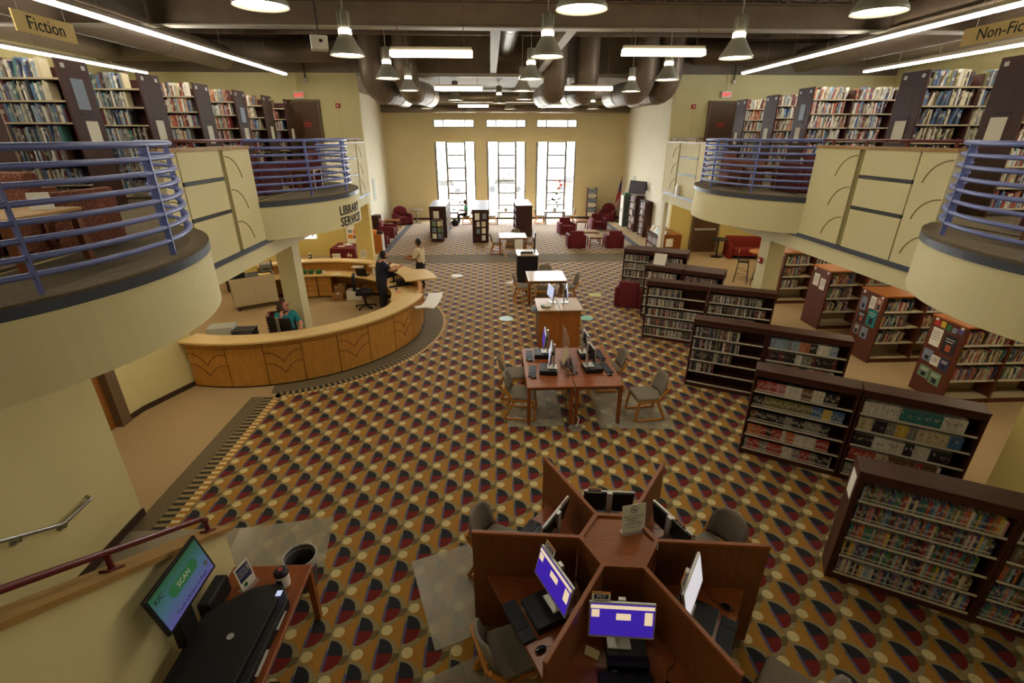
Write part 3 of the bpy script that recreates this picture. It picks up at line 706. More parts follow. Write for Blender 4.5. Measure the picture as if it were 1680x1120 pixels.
class Many:
    def __init__(s): s.v = []; s.f = []; s.c = []
    def book(s, mt, x, y, z, t, d, h, col, band, bz, lean=0.):
        o = len(s.v); q = []
        for px, py, pz in ((0, 0, 0), (t, 0, 0), (0, 0, bz), (t, 0, bz), (0, 0, bz + .22), (t, 0, bz + .22), (0, 0, 1), (t, 0, 1), (0, d, 0), (t, d, 0), (0, d, 1), (t, d, 1)):
            q.append(mt @ Vector((x + px + lean * pz * h, y + py, z + pz * h)))
        s.v += q
        s.f += [(o, o + 1, o + 3, o + 2), (o + 2, o + 3, o + 5, o + 4), (o + 4, o + 5, o + 7, o + 6), (o + 6, o + 7, o + 11, o + 10), (o + 9, o + 8, o + 10, o + 11), (o + 8, o, o + 2, o + 4, o + 6, o + 10), (o + 1, o + 9, o + 11, o + 7, o + 5, o + 3)]
        pg = tuple(min(1, .5 * (a + b)) for a, b in zip(col, (.75, .7, .58)))
        s.c += [col, band, col, pg, col, col, col]
    def build(s, name, label, cat):
        me = bpy.data.meshes.new(name); me.from_pydata(s.v, [], s.f); me.materials.append(MATS['book_many'])
        at = me.color_attributes.new('Col', 'FLOAT_COLOR', 'CORNER'); buf = []
        for p, c in zip(me.polygons, s.c): buf += [c[0], c[1], c[2], 1.] * p.loop_total
        at.data.foreach_set('color', buf)
        o = bpy.data.objects.new(name, me); C.objects.link(o); o['kind'] = 'stuff'; return tag(o, label, cat)
BOOKS, CASES = Many(), Many()
def unit_book(name, pages):
    m = MB()
    if pages:
        m.box(0, 1, 0, .07, 0, 1); m.box(0, .12, .07, 1, 0, 1); m.box(.88, 1, .07, 1, 0, 1); m.box(.12, .88, .07, .96, .03, .965, 1)
    else:
        m.box(0, 1, 0, 1, 0, 1); m.box(.12, .88, .02, .98, 1, 1.012, 1)
    me = bpy.data.meshes.new(name); me.from_pydata(m.v, [], m.f); me.materials.append(MATS['book_cover']); me.materials.append(MATS['paper' if pages else 'black'])
    me.polygons.foreach_set('material_index', m.m); return me
UB, UC = unit_book('book', True), unit_book('dvd_case', False)
COUNT = {'book': 0, 'dvd_case': 0}
def fill(mt, x0, x1, yf, z, d, h0, h1, t0, t1, pal, kind='book', indiv=None, runs=False, lean=.0, stop=1.):
    """one shelf of books; indiv = (label format with {c}, group) makes each an object of its own"""
    x = x0; xe = x0 + (x1 - x0) * stop; c = random.choice(pal); ht = random.uniform(h0, h1); dd = d
    rz = mt.to_euler().z; run = 0; leaning = False
    while x < xe - t0:
        if run <= 0:
            c = random.choice(pal); ht = random.uniform(h0, h1); dd = d * random.uniform(.85, 1); run = random.randint(3, 9) if runs else 1; th = random.uniform(t0, t1)
            leaning = random.random() < lean
        run -= 1
        if x + th > xe: break
        j = random.uniform(.8, 1.15); gq = sum(LC[c]) / 3; col = tuple(min(1, ((.9 if indiv else .72) * q + (.1 if indiv else .28) * gq) * j) for q in LC[c])
        if indiv and COUNT[kind] < 300:
            COUNT[kind] += 1
            o = bpy.data.objects.new('paperback' if kind == 'book' else 'dvd_case', UB if kind == 'book' else UC); C.objects.link(o)
            o.location = mt @ Vector((x, yf + (d - dd) * .3, z)); o.rotation_euler = (0, 0, rz); o.scale = (th * .96, dd, ht); o.color = (*col, 1)
            tag(o, indiv[0].format(c=c), 'book' if kind == 'book' else 'dvd case', indiv[1])
        else:
            bl = random.choice(('white', 'cream', 'black', 'grey', c)); b2 = tuple(.5 * a + .5 * b for a, b in zip(col, LC[bl]))
            (BOOKS if kind == 'book' else CASES).book(mt, x, yf + (d - dd) * .3, z, th * .97, dd, ht, col, b2, random.uniform(.3, .65), .25 if leaning and not runs else 0.)
            if leaning and not runs: x += .004
        x += th
# ---------------------------------------------------------------- bookcases
def T(x, y, rz, z=0): return Matrix.Translation((x, y, z)) @ Matrix.Rotation(rz, 4, 'Z')
def lowcase(x, y, rz, L, Ht, D, nrow, lab, group=None, dbl=False):
    t = thing('low_bookcase', lab, 'bookcase', (x, y, 0), rz, group)
    for a in (0, L - .03): MB().box(a, a + .03, 0, D, 0, Ht).build('side_panel', 'dark_wood_v', t)
    MB().box(-.004, L + .004, -.015, D + .01, Ht, Ht + .03).build('top', 'dark_wood', t, bevel=.006)
    yb = D / 2 if dbl else D - .02
    MB().box(.03, L - .03, yb, yb + .015, .0, Ht).build('back_panel', 'dark_wood_v', t)
    MB().box(.03, L - .03, .01, .03, 0, .09).build('plinth', 'dark_wood', t)
    if dbl: MB().box(.03, L - .03, D - .03, D - .01, 0, .09).build('plinth', 'dark_wood', t)
    MB().box(.03, L - .03, .0, .02, Ht - .09, Ht - .002).build('header', 'dark_wood', t)
    dz = (Ht - .09 - .1) / nrow
    for k in range(nrow):
        z = .09 + k * dz
        MB().box(.03, L - .03, .005, yb, z, z + .018).build('shelf', 'dark_wood', t)
        MB().box(.035, L - .035, .0, .005, z, z + .03).build('label_strip', 'label_strip', t)
        if dbl: MB().box(.03, L - .03, yb + .015, D - .005, z, z + .018).build('shelf', 'dark_wood', t)
    return t, dz
A = lambda d: math.radians(d)
ORD = ['bottom', 'fourth', 'third', 'second', 'top']
# S1 paperbacks
def along(x, y, a, L): return x + L * math.cos(a), y + L * math.sin(a)
random.seed(11)
a1 = A(-29); x, y = 3.92, 3.97
for i, (L, lab) in enumerate(((1.3, 'dark wood bookcase packed with paperbacks beside the hexagonal carrel, paper notice on its end'), (1.3, 'dark wood bookcase of paperbacks joined to the one with the paper notice'))):
    t, dz = lowcase(x, y, a1, L, 1.5, .3, 5, lab)
    nm = 'paperback bookcase with the end notice' if i == 0 else 'paperback bookcase joined to the noticed one'
    for k in range(5):
        fill(T(x, y, a1), .05, L - .05, .02, .09 + k * dz + .02, .15, .165, .2, .016, .034, ALLC, 'book', ('{c} paperback on the %s shelf of the %s' % (ORD[k], nm), 'paperbacks on the %s shelf of the %s' % (ORD[k], nm)), runs=False, stop=(1, .97, .93, .98, 1)[k])
    if i == 0:
        MB().box(-.042, -.037, .03, .23, 1.12, 1.42).build('paper_notice', 'paper', t)
        MB().box(-.036, -.005, -.01, .31, 0, 1.53).build('end_panel', 'dark_wood_v', t)
    x, y = along(x, y, a1, L + .005)
# S2 DVD sets
a2 = A(-31); x, y = 4.03, 6.42
for i, lab in enumerate(('dark wood bookcase of boxed DVD sets with black, orange and red rows', 'dark wood bookcase of boxed DVD sets with long white and grey rows')):
    L = 1.36; t, dz = lowcase(x, y, a2, L, 1.5, .3, 5, lab)
    pals = ([['black', 'red', 'grey', 'white'], ['black', 'orange', 'red', 'white', 'red'], ['black', 'brown', 'black', 'grey'], ['red', 'green', 'yellow', 'blue', 'black', 'olive'], ['black', 'red', 'white', 'brown', 'pink']],
            [['white', 'grey'], ['cream', 'red', 'white', 'brown'], ['white', 'black', 'black'], ['cream', 'black', 'blue', 'yellow', 'grey'], ['teal', 'red', 'white', 'white', 'grey']])[i]
    for k in range(5):
        fill(T(x, y, a2), .05, L - .05, .02, .09 + k * dz + .02, .14, .185, .195, .016, .026, pals[k], 'dvd_case', ('{c} DVD case on the %s shelf of the %s bookcase' % (ORD[k], ('red-and-black boxed-set', 'white-and-grey boxed-set')[i]), 'DVD cases on the %s shelf of the %s bookcase' % (ORD[k], ('red-and-black', 'white-and-grey')[i])), runs=True, stop=random.uniform(.85, .97))
    x, y = along(x, y, a2, L + .02)
# S3
a3 = A(-28); x, y = 4.0, 8.75
for i, lab in enumerate(('half-empty dark wood bookcase of DVDs standing behind the boxed-set bookcases', 'dark wood bookcase of DVD sets near the patron shelves, orange and brown sets on top')):
    L = 1.33; t, dz = lowcase(x, y, a3, L, 1.45, .3, 5, lab)
    for k in range(5):
        fill(T(x, y, a3), .05, L - .05, .02, .09 + k * dz + .02, .14, .18, .19, .014, .024, MEDIA if i == 0 else ['black', 'brown', 'orange', 'white', 'pale blue', 'grey', 'maroon'], 'dvd_case', runs=(i == 1), stop=(.0, .38, .62, .7, .68)[k] if i == 0 else random.uniform(.7, .95))
    x, y = along(x, y, a3, L + .02)
a4 = A(-26); x, y = 3.86, 11.35
for i, lab in enumerate(('tall-looking dark bookcase of music CDs beside the lone maroon armchair', 'dark bookcase of music CDs joined on the lounge side, partly filled')):
    L = 1.42; t, dz = lowcase(x, y, a4, L, 1.5, .3, 5, lab)
    for k in range(5): fill(T(x, y, a4), .05, L - .05, .02, .09 + k * dz + .02, .13, .16, .18, .012, .02, MEDIA, 'dvd_case', stop=(.95, .95, .95, .66, .6)[k] if i == 0 else random.uniform(.6, .95))
    x, y = along(x, y, a4, L + .02)
a5 = A(-33); x, y = 4.28, 12.96
for i, lab in enumerate(('double-sided dark media bookcase carrying a white tented card on top', 'double-sided dark media bookcase with pale end, beside the tented card one')):
    L = 1.02; t, dz = lowcase(x, y, a5, L, 1.48, .62, 5, lab, dbl=True)
    for k in range(5): fill(T(x, y, a5), .05, L - .05, .02, .09 + k * dz + .02, .14, .17, .19, .013, .022, MEDIA, 'dvd_case', stop=random.uniform(.75, .97))
    if i: MB().box(L + .001, L + .006, .1, .55, .55, 1.3).build('paper_notice', 'paper', t)
    x, y = along(x, y, a5, L + .02)
a6 = A(-28); x, y = 4.25, 15.09
for i, lab in enumerate(('double-sided dark media bookcase farthest from the carrel, closest to the far room', 'double-sided dark media bookcase next to the wooden display case, notice on its end')):
    L = .96; t, dz = lowcase(x, y, a6, L, 1.48, .66, 5, lab, dbl=True)
    for k in range(5): fill(T(x, y, a6), .05, L - .05, .02, .09 + k * dz + .02, .14, .17, .19, .012, .02, MEDIA, 'dvd_case', stop=random.uniform(.85, .97))
    if i: MB().box(L + .001, L + .006, .15, .5, .8, 1.25).build('paper_notice', 'paper', t)
    x, y = along(x, y, a6, L + .02)
t = thing('tented_card', 'white tented display card on the double-sided media bookcase', 'card', (4.72, 13.02, 1.51), a5)
for s in (-1, 1): MB().profx([(s * .1, 0), (s * .104, 0), (.004, .3), (0, .3)], -.17, .17).build('card_face', 'paper', t)
# ---------------------------------------------------------------- tall steel ranges upstairs
def tallrange(x0, L, yf, end, lab, kind, pal, nb=5, rows=7, papers=(), group=None, hh=2.17, top=True):
    """range along X from x0 to x0+L; end = +1 end panel at x0+L, -1 at x0"""
    t = thing('tall_bookcase', lab, 'bookcase', (x0, yf, ZD), 0, group); D = .56; bl = L / nb
    xe = L if end > 0 else -.035
    MB().box(xe, xe + .035, -.02, D + .02, 0, hh).build('end_panel', 'end_panel', t, bevel=.005)
    MB().box(0, L, D / 2 - .01, D / 2 + .01, .1, hh - .1).build('back_panel', 'end_panel', t)
    for k in range(nb + 1): MB().box(k * bl - .02 if k else 0, k * bl + .02 if k < nb else L, .05, D - .05, 0, hh - .06).build('upright', 'shelf_metal' if kind == 'f' else 'end_panel', t)
    dz = (hh - .1 - .28) / (rows - 1)
    for r in range(rows):
        z = .1 + r * dz
        for k in range(nb):
            MB().box(k * bl + .02, (k + 1) * bl - .02, .015, D / 2 - .01, z, z + .025).build('shelf', 'shelf_metal', t)
            if end > 0 and k < nb - 4 or end < 0 and k > 3: continue
            fill(T(x0, yf, 0, ZD), k * bl + .03, (k + 1) * bl - .03, .03, z + .026, .17, .2, dz - .035, .018, .042, pal, 'book', lean=.06 if end > 0 else .25, stop=random.uniform(.7, .97) if end > 0 else random.uniform(.8, .97))
    o = 1 if end > 0 else -1; xs = L + .036 if end > 0 else -.036
    for (yy, zz, w, h, mt) in papers: MB().box(min(xs, xs + o * .006), max(xs, xs + o * .006), yy, yy + w, zz, zz + h).build('notice', mt, t)
    for yy in (.05, D - .12): MB().box(min(xs, xs + o * .005), max(xs, xs + o * .005), yy, yy + .07, hh - .12, hh - .06).build('range_label', 'silver', t)
    MB().box(min(xs, xs + o * .012), max(xs, xs + o * .012), .14, .4, 1.42, 1.44).build('card_rail', 'black', t)
    return t
random.seed(23)
LP = [[(.15, 1.5, .24, .42, 'pale_print'), (.2, .98, .24, .36, 'paper')], [(.16, 1.02, .22, .38, 'paper')], [(.18, .98, .2, .36, 'paper')], [(.16, 1.45, .22, .34, 'pale_print'), (.18, 1.0, .22, .32, 'paper')], [(.2, 1.05, .18, .34, 'paper')], [(.2, 1.05, .2, .3, 'paper')]]
M('pale_print', '7c8aa0', .3)
FL = ['fiction bookcase facing the patterned armchairs, two notices on its end panel', 'second fiction bookcase from the patterned armchairs, single shiny notice on its end', 'third fiction bookcase from the patterned armchairs, one small notice on its end', 'fourth fiction bookcase from the patterned armchairs, two notices on a purplish end', 'fiction bookcase second from the exit door, one notice on its end', 'fiction bookcase closest to the left exit door']
for i, yf in enumerate((8.2, 9.95, 11.68, 13.4, 15.0, 16.55)): tallrange(-6.25 - 5.2, 5.2, yf, 1, FL[i], 'f', DARKS if i < 2 else LIGHTS, 5, 7, LP[i])
tallrange(-6.25 - 5.2, 5.2, 6.45, 1, 'fiction bookcase closest to the stair landing, beneath the hanging sign', 'f', DARKS, 5, 7, [])
random.seed(29)
RL = ['non-fiction bookcase closest to the right exit door', 'second non-fiction bookcase from the right exit door', 'third non-fiction bookcase from the right exit door, two notices on its end', 'non-fiction bookcase of large pale volumes, sheet of rules on its end', 'non-fiction bookcase closest to the stair landing, sheet on its end']
RP = [[(.22, .9, .18, .34, 'paper')], [(.2, .98, .2, .34, 'paper')], [(.16, 1.48, .2, .34, 'pale_print'), (.18, .98, .2, .34, 'paper')], [(.17, 1.02, .26, .36, 'paper')], [(.17, 1.02, .26, .36, 'paper')]]
for i, yf in enumerate((15.16, 13.5, 12.05, 8.92, 7.1)): tallrange(7.48, 5.0, yf, -1, RL[i], 'n', LIGHTS if i != 3 else ['cream', 'olive', 'white', 'black', 'navy', 'brown', 'blue'], 5, 7, RP[i], hh=2.17 if i > 1 else 2.12)
tallrange(9.3, 3.0, 10.5, -1, 'short non-fiction bookcase set back from the bay, reddish end panel', 'n', LIGHTS, 3, 7, [])
tallrange(9.3, 3.0, 14.4 + 2.6, -1, 'short non-fiction bookcase against the end wall, orange books on top', 'n', LIGHTS, 3, 6, [], hh=1.95)
# ---------------------------------------------------------------- orange topped cases under the right balcony
random.seed(31)
DP = [[('paper', .1, 1.0, .2, .3), ('pale_print', .38, .75, .18, .26), ('grey_metal', .2, .5, .2, .2)], [('paper', .12, 1.1, .22, .32), ('paper', .4, 1.05, .2, .3)], [('pale_print', .06, 1.12, .18, .3), ('teal', .36, .82, .26, .4), ('paper', .32, 1.2, .16, .3), ('ink', .1, .82, .2, .26), ('grey_metal', .08, .52, .16, .24), ('pale_print', .3, .5, .2, .26), ('pink_print', .5, 1.22, .16, .3)],
      [('paper', .08, 1.02, .22, .36), ('ink', .36, .98, .26, .36), ('red_ink', .06, 1.42, .12, .1), ('yellow_print', .2, 1.42, .1, .12), ('green', .32, 1.4, .1, .12), ('pale_print', .45, 1.4, .1, .1), ('purple_print', .57, 1.42, .1, .1), ('pale_print', .05, .68, .2, .24), ('paper', .25, .66, .18, .2), ('navy_ink', .45, .64, .18, .24), ('green_print', .08, .34, .24, .24), ('green_print', .34, .3, .24, .26)]]
M('coral_print', 'b5562e', .6); M('pink_print', '9c6a60', .6); M('yellow_print', 'c9a82e', .6); M('purple_print', '5b4a80', .6); M('green_print', '6f9076', .5)
OL = ['orange-topped patron bookcase beside the column and bar stools', 'orange-topped patron bookcase with two white sheets on its end', 'orange-topped patron bookcase with a collage of flyers on its end', 'patron bookcase with coloured squares and book covers displayed on its end']
for i, (x, y) in enumerate(((8.85, 13.85), (8.8, 11.7), (8.62, 9.6), (8.7, 7.75))):
    t = thing('patron_bookcase', OL[i], 'bookcase', (x, y, 0)); L, D, Ht, nb = 2.85, .72, 1.58, 3; bl = L / nb
    MB().box(-.04, 0, -.01, D + .01, 0, Ht).build('end_panel', 'cherry_dark', t) if 'cherry_dark' in MATS else MB().box(-.04, 0, -.01, D + .01, 0, Ht).build('end_panel', M('cherry_dark', '5d2e1c', .42, var=.15, scale=4, stretch=(6, 6, .8)) and 'cherry_dark', t)
    MB().box(L, L + .04, -.01, D + .01, 0, Ht).build('end_panel', 'cherry_dark', t)
    MB().box(-.05, L + .05, -.02, D + .02, Ht, Ht + .03).build('top', 'orange_top', t)
    MB().box(0, L, D / 2 - .008, D / 2 + .008, .1, Ht).build('back_panel', 'shelf_metal', t)
    MB().box(0, L, .02, D - .02, 0, .09).build('plinth', 'cherry_dark', t)
    for k in range(1, nb): MB().box(k * bl - .02, k * bl + .02, 0, D, 0, Ht).build('divider', 'cherry_dark', t)
    dz = .37
    for r in range(4):
        z = .1 + r * dz
        for k in range(nb):
            MB().box(k * bl + .02, (k + 1) * bl - .02, .01, D / 2 - .01, z, z + .025).build('shelf', 'shelf_metal', t)
            MB().box(k * bl + .02, (k + 1) * bl - .02, D / 2 + .01, D - .01, z, z + .025).build('shelf', 'shelf_metal', t)
            if r: fill(T(x, y, 0), k * bl + .04, (k + 1) * bl - .03, .03, z + .026, .17, .2, .27, .014, .03, ALLC + ['white', 'cream', 'white', 'red', 'orange'], 'book', lean=.3, stop=random.uniform(.6, .85) if i < 3 else .97)
            if r: MB().box(k * bl + .02, (k + 1) * bl - .2, .004, .01, z + .0, z + .045).build('label_strip', 'label_strip', t)
    for mt, yy, zz, w, h in DP[i]:
        fl = MB().box(-.046, -.04, D - yy - w, D - yy, zz, zz + h).build('flyer', mt, t)
        if h > .19:
            ink = 'grey_metal' if mt in ('paper', 'pale_print') else 'paper'
            for k in range(4 if mt == 'paper' else 2): MB().box(-.0475, -.0462, D - yy - w * (.86 - .1 * (k % 2)), D - yy - w * .14, zz + h * (.8 - .14 * k) - .012, zz + h * (.8 - .14 * k)).build('print_line', ink, fl)
            if mt != 'paper': MB().box(-.0475, -.0462, D - yy - w * .72, D - yy - w * .3, zz + h * .12, zz + h * .48).build('picture_block', 'ink' if mt != 'ink' else 'coral_print', fl)
    for yy in (.06, D - .12): MB().box(-.045, -.04, yy, yy + .06, Ht - .08, Ht - .02).build('range_label', 'white', t)
# ---------------------------------------------------------------- far room cases
random.seed(37)
def farcase(x0, x1, y0, y1, Ht, lab, pockets):
    t = thing('display_bookcase', lab, 'bookcase', (x0, y0, 0)); w, L = x1 - x0, y1 - y0
    MB().box(0, w, 0, .03, 0, Ht).build('end_panel', 'end_panel', t); MB().box(0, w, L - .03, L, 0, Ht).build('end_panel', 'end_panel', t)
    MB().box(-.01, w + .01, -.01, L + .01, Ht, Ht + .03).build('top', 'end_panel', t); MB().box(w / 2 - .01, w / 2 + .01, .03, L - .03, 0, Ht).build('back_panel', 'end_panel', t)
    for k in range(4):
        z = .08 + k * .37
        for a, b in ((.02, w / 2 - .01), (w / 2 + .01, w - .02)): MB().box(a, b, .03, L - .03, z, z + .025).build('shelf', 'end_panel', t)
        for j in range(3):
            fill(T(x0 + w, y0 + .05 + j * (L - .1) / 3, PI / 2), 0, (L - .1) / 3 - .03, .02, z + .026, .2, .2, .3, .014, .03, LIGHTS, 'book')
    for mt, xx, zz, pw, ph in pockets:
        MB().box(xx, xx + pw, -.02, -.001, zz, zz + ph).build('leaflet', mt, t)
    if len(pockets) > 2:
        for z in (.1, .42, .75, 1.07): MB().box(.02, w - .02, -.06, 0, z, z + .02).build('pocket_ledge', 'dark_wood', t)
    return t
farcase(-3.1, -2.25, 24.9, 27.6, 1.55, 'dark wood bookcase behind the rotating leaflet rack, white flyer on its end', [('paper', .2, 1.0, .28, .35)])
farcase(-.9, -.12, 23.6, 27.4, 1.55, 'dark wood bookcase with leaflet pockets on its end beside the man in green', [('paper', .13, 1.1, .22, .32), ('pale_print', .5, 1.15, .18, .25), ('paper', .2, .78, .16, .24), ('cream_cloth', .45, .78, .2, .26), ('pale_print', .2, .45, .16, .24), ('paper', .46, .45, .18, .26), ('paper', .45, .12, .18, .25)])
farcase(1.28, 2.12, 25.0, 27.7, 1.55, 'plain-ended dark wood bookcase beside the right-hand tall window', [('paper', -.02, .5, .02, .1)])
t = thing('leaflet_rack', 'dark rotating rack of leaflets before the far bookcase with a flyer', 'rack', (-2.65, 24.15, 0))
MB().box(-.3, .3, -.3, .3, 0, .1).build('base', 'dark_wood', t); MB().box(-.2, .2, -.2, .2, .1, 1.05).build('core', 'dark_wood', t)
for k in range(3):
    for s, (dx, dy) in enumerate(((0, -1), (1, 0), (0, 1), (-1, 0))):
        for j in (-.12, .12):
            cx, cy = dx * .24 - dy * j, dy * .24 + dx * j
            MB().obox((cx, cy, .28 + k * .3), .17 if dy else .02, .02 if dy else .17, .24).build('leaflet', ('paper', 'pale_print', 'green_print', 'cream_cloth')[(k + s + int(j > 0)) % 4], t)
    MB().box(-.28, .28, -.28, .28, .13 + k * .3, .15 + k * .3).build('tier', 'dark_wood', t)
# wall bookcases by the TV (facing -X)
def wallcase(y0, y1, Ht, lab, rows, depth=.4, mt='dark_wood_v', fillit=True, x=8.18):
    t = thing('wall_bookcase', lab, 'bookcase', (x, y1, 0), -PI / 2); L = y1 - y0      # local x runs -Y, local -y faces -X
    for a in (0, L - .03): MB().box(a, a + .03, -depth, 0, 0, Ht).build('side_panel', mt, t)
    MB().box(0, L, -depth, 0, Ht, Ht + .03).build('top', mt, t); MB().box(0, L, -.02, 0, 0, Ht).build('back_panel', mt, t)
    for k in range(rows):
        z = .08 + k * (Ht - .1) / rows; MB().box(.03, L - .03, -depth, -.02, z, z + .025).build('shelf', mt, t)
        if fillit: fill(T(x, y1, -PI / 2), .05, L - .05, -depth + .03, z + .026, .2, .2, (Ht - .1) / rows - .06, .015, .035, LIGHTS, 'book', lean=.4, stop=random.uniform(.5, .9))
    return t
wallcase(26.1, 27.3, 1.9, 'tall dark bookcase of magazines under the wall television', 5, .45); wallcase(24.6, 25.5, 1.75, 'narrower bookcase of white magazines nearer the lounge than the television', 5, .4)
t = thing('steel_cabinet', 'grey-green cabinet with white front beside the tall magazine bookcase', 'cabinet', (7.55, 27.9, 0)); MB().box(.06, .6, 0, .6, 0, 1.75).build('body', M('cab_green', '4a5650', .6) and 'cab_green', t); MB().box(0, .06, .02, .58, .02, 1.73).build('door', 'white', t); MB().box(-.02, 0, .28, .32, .8, 1.0).build('handle', 'ink', t); MB().box(.1, .5, .1, .5, 1.75, 1.85).build('green_folder', 'green', t)
t = thing('display_case', 'orange-brown wooden display case with slanted new books and a white sheet', 'display case', (7.15, 19.9, 0))
MB().box(0, .85, 0, .03, 0, 1.02).build('end_panel', 'cherry', t); MB().box(0, .85, 2.0, 2.03, 0, 1.02).build('end_panel', 'cherry', t); MB().box(.4, .85, .03, 2.0, .98, 1.02).build('top', 'cherry', t); MB().box(.42, .44, .03, 2.0, 0, .98).build('back_panel', 'dark_wood', t)
for z in (.06, .42): MB().box(.02, .42, .03, 2.0, z, z + .025).build('shelf', 'dark_wood', t)
MB().box(.2, .5, -.006, -.001, .52, .85).build('notice', 'paper', t)
MB().add([(-.02, .03, .78), (-.02, 2.0, .78), (.4, 2.0, 1.0), (.4, .03, 1.0), (-.02, .03, .75), (-.02, 2.0, .75), (.4, 2.0, .97), (.4, .03, .97)], [(0, 1, 2, 3), (7, 6, 5, 4), (0, 3, 7, 4), (1, 5, 6, 2), (0, 4, 5, 1), (2, 6, 7, 3)]).build('slanted_shelf', 'dark_wood', t)
for k in range(2): fill(T(7.15, 21.9, -PI / 2), .05, 1.9, .03, .085 + k * .36, .2, .2, .28, .015, .03, LIGHTS, 'book', stop=.85)
for k in range(7):
    o = MB().obox((0, 0, 0), .012, .2, .28).build('hardback_book', ('white', 'paper', 'pale_print', 'green_print', 'white', 'cream_cloth', 'paper')[k]); o.location = (7.3, 20.1 + k * .27, 1.0); o.rotation_euler = (0, -.55 + 1.1, 0)
    tag(o, 'new hardback standing face-out on the slanted display shelf', 'book', 'face-out books on the slanted display shelf')
t = thing('newspaper_rack', 'tall leaning newspaper rack with white papers against the far wall', 'rack', (6.28, 30.5, 0))
for s in (-.28, .25): MB().box(s, s + .03, -.05, .35, 0, 1.9).build('side_post', 'dark_wood', t)
for k in range(6): MB().box(-.25, .25, -.03, .02, .22 + k * .28, .44 + k * .28).build('newspaper', 'pale_print' if k % 2 else 'paper', t)
BOOKS.build('shelved_books', 'rows of library books filling the shelves upstairs and along the walls', 'books')
CASES.build('shelved_media_cases', 'rows of DVD and CD cases filling the low dark media bookcases', 'media cases')
# ================================================================ FURNITURE
def sled_chair():
    t = thing('reading_chair', 'x', 'chair')
    def pad(w, d, h, rows):      # soft slab
        m = MB().box(-w / 2, w / 2, -d / 2, d / 2, -h / 2, h / 2); return m
    MB().box(-.24, .24, -.25, .22, .42, .48).build('seat', 'uphol', t, bevel=.03, seg=4, smooth=True)
    # curved, round-topped back
    m = MB(); n, k = 9, 6; vs = []; fs = []
    for side in (0, 1):
        for j in range(k + 1):
            v = j / k; z = .47 + .37 * v; hw = .225 * (1 - max(0, v - .55) ** 2 * 2.0)
            for i in range(n):
                u = -1 + 2 * i / (n - 1); y = .21 + .1 * v - .05 * (1 - u * u) * -1 + side * .035 - .03
                vs.append((u * hw, y, z))
    q = n * (k + 1)
    for j in range(k):
        for i in range(n - 1):
            a = j * n + i; fs.append((a, a + 1, a + n + 1, a + n)); fs.append((q + a + 1, q + a, q + a + n, q + a + n + 1))
    bd = [i for i in range(n)] + [j * n + n - 1 for j in range(1, k + 1)] + [k * n + i for i in range(n - 2, -1, -1)] + [j * n for j in range(k - 1, 0, -1)]
    for i in range(len(bd)): a, b = bd[i], bd[(i + 1) % len(bd)]; fs.append((b, a, q + a, q + b))
    m.add(vs, fs); m.build('backrest', 'uphol', t, smooth=True)
    for s in (-1, 1):
        x = s * .235; m = MB()
        m.bar((x, -.27, .022), (x, .3, .022), .035, .035); m.bar((x, -.27, .03), (x, -.21, .41), .035, .04); m.bar((x, .3, .02), (x, .12, .4), .035, .045); m.bar((x, .13, .38), (x, .31, .64), .035, .045); m.bar((x, -.24, .4), (x, .17, .4), .035, .04)
        m.build('side_frame', 'frame_wood', t, bevel=.006)
    for y, z in ((-.2, .38), (.16, .38), (.325, .62)): MB().box(-.23, .23, y - .015, y + .015, z - .02, z + .02).build('stretcher', 'frame_wood', t)
    return t
CH0 = sled_chair(); CHN = [0]
def chair(x, y, rzdeg, lab, group=None):
    if not CHN[0]: CH0.location = (x, y, 0.006); CH0.rotation_euler = (0, 0, A(rzdeg)); CH0['label'] = lab; CHN[0] = 1; c = CH0
    else: c = copy_tree(CH0, None, (x, y, .006), A(rzdeg), lab)
    if 'group' in c: del c['group']
    if group: c['group'] = group
    return c
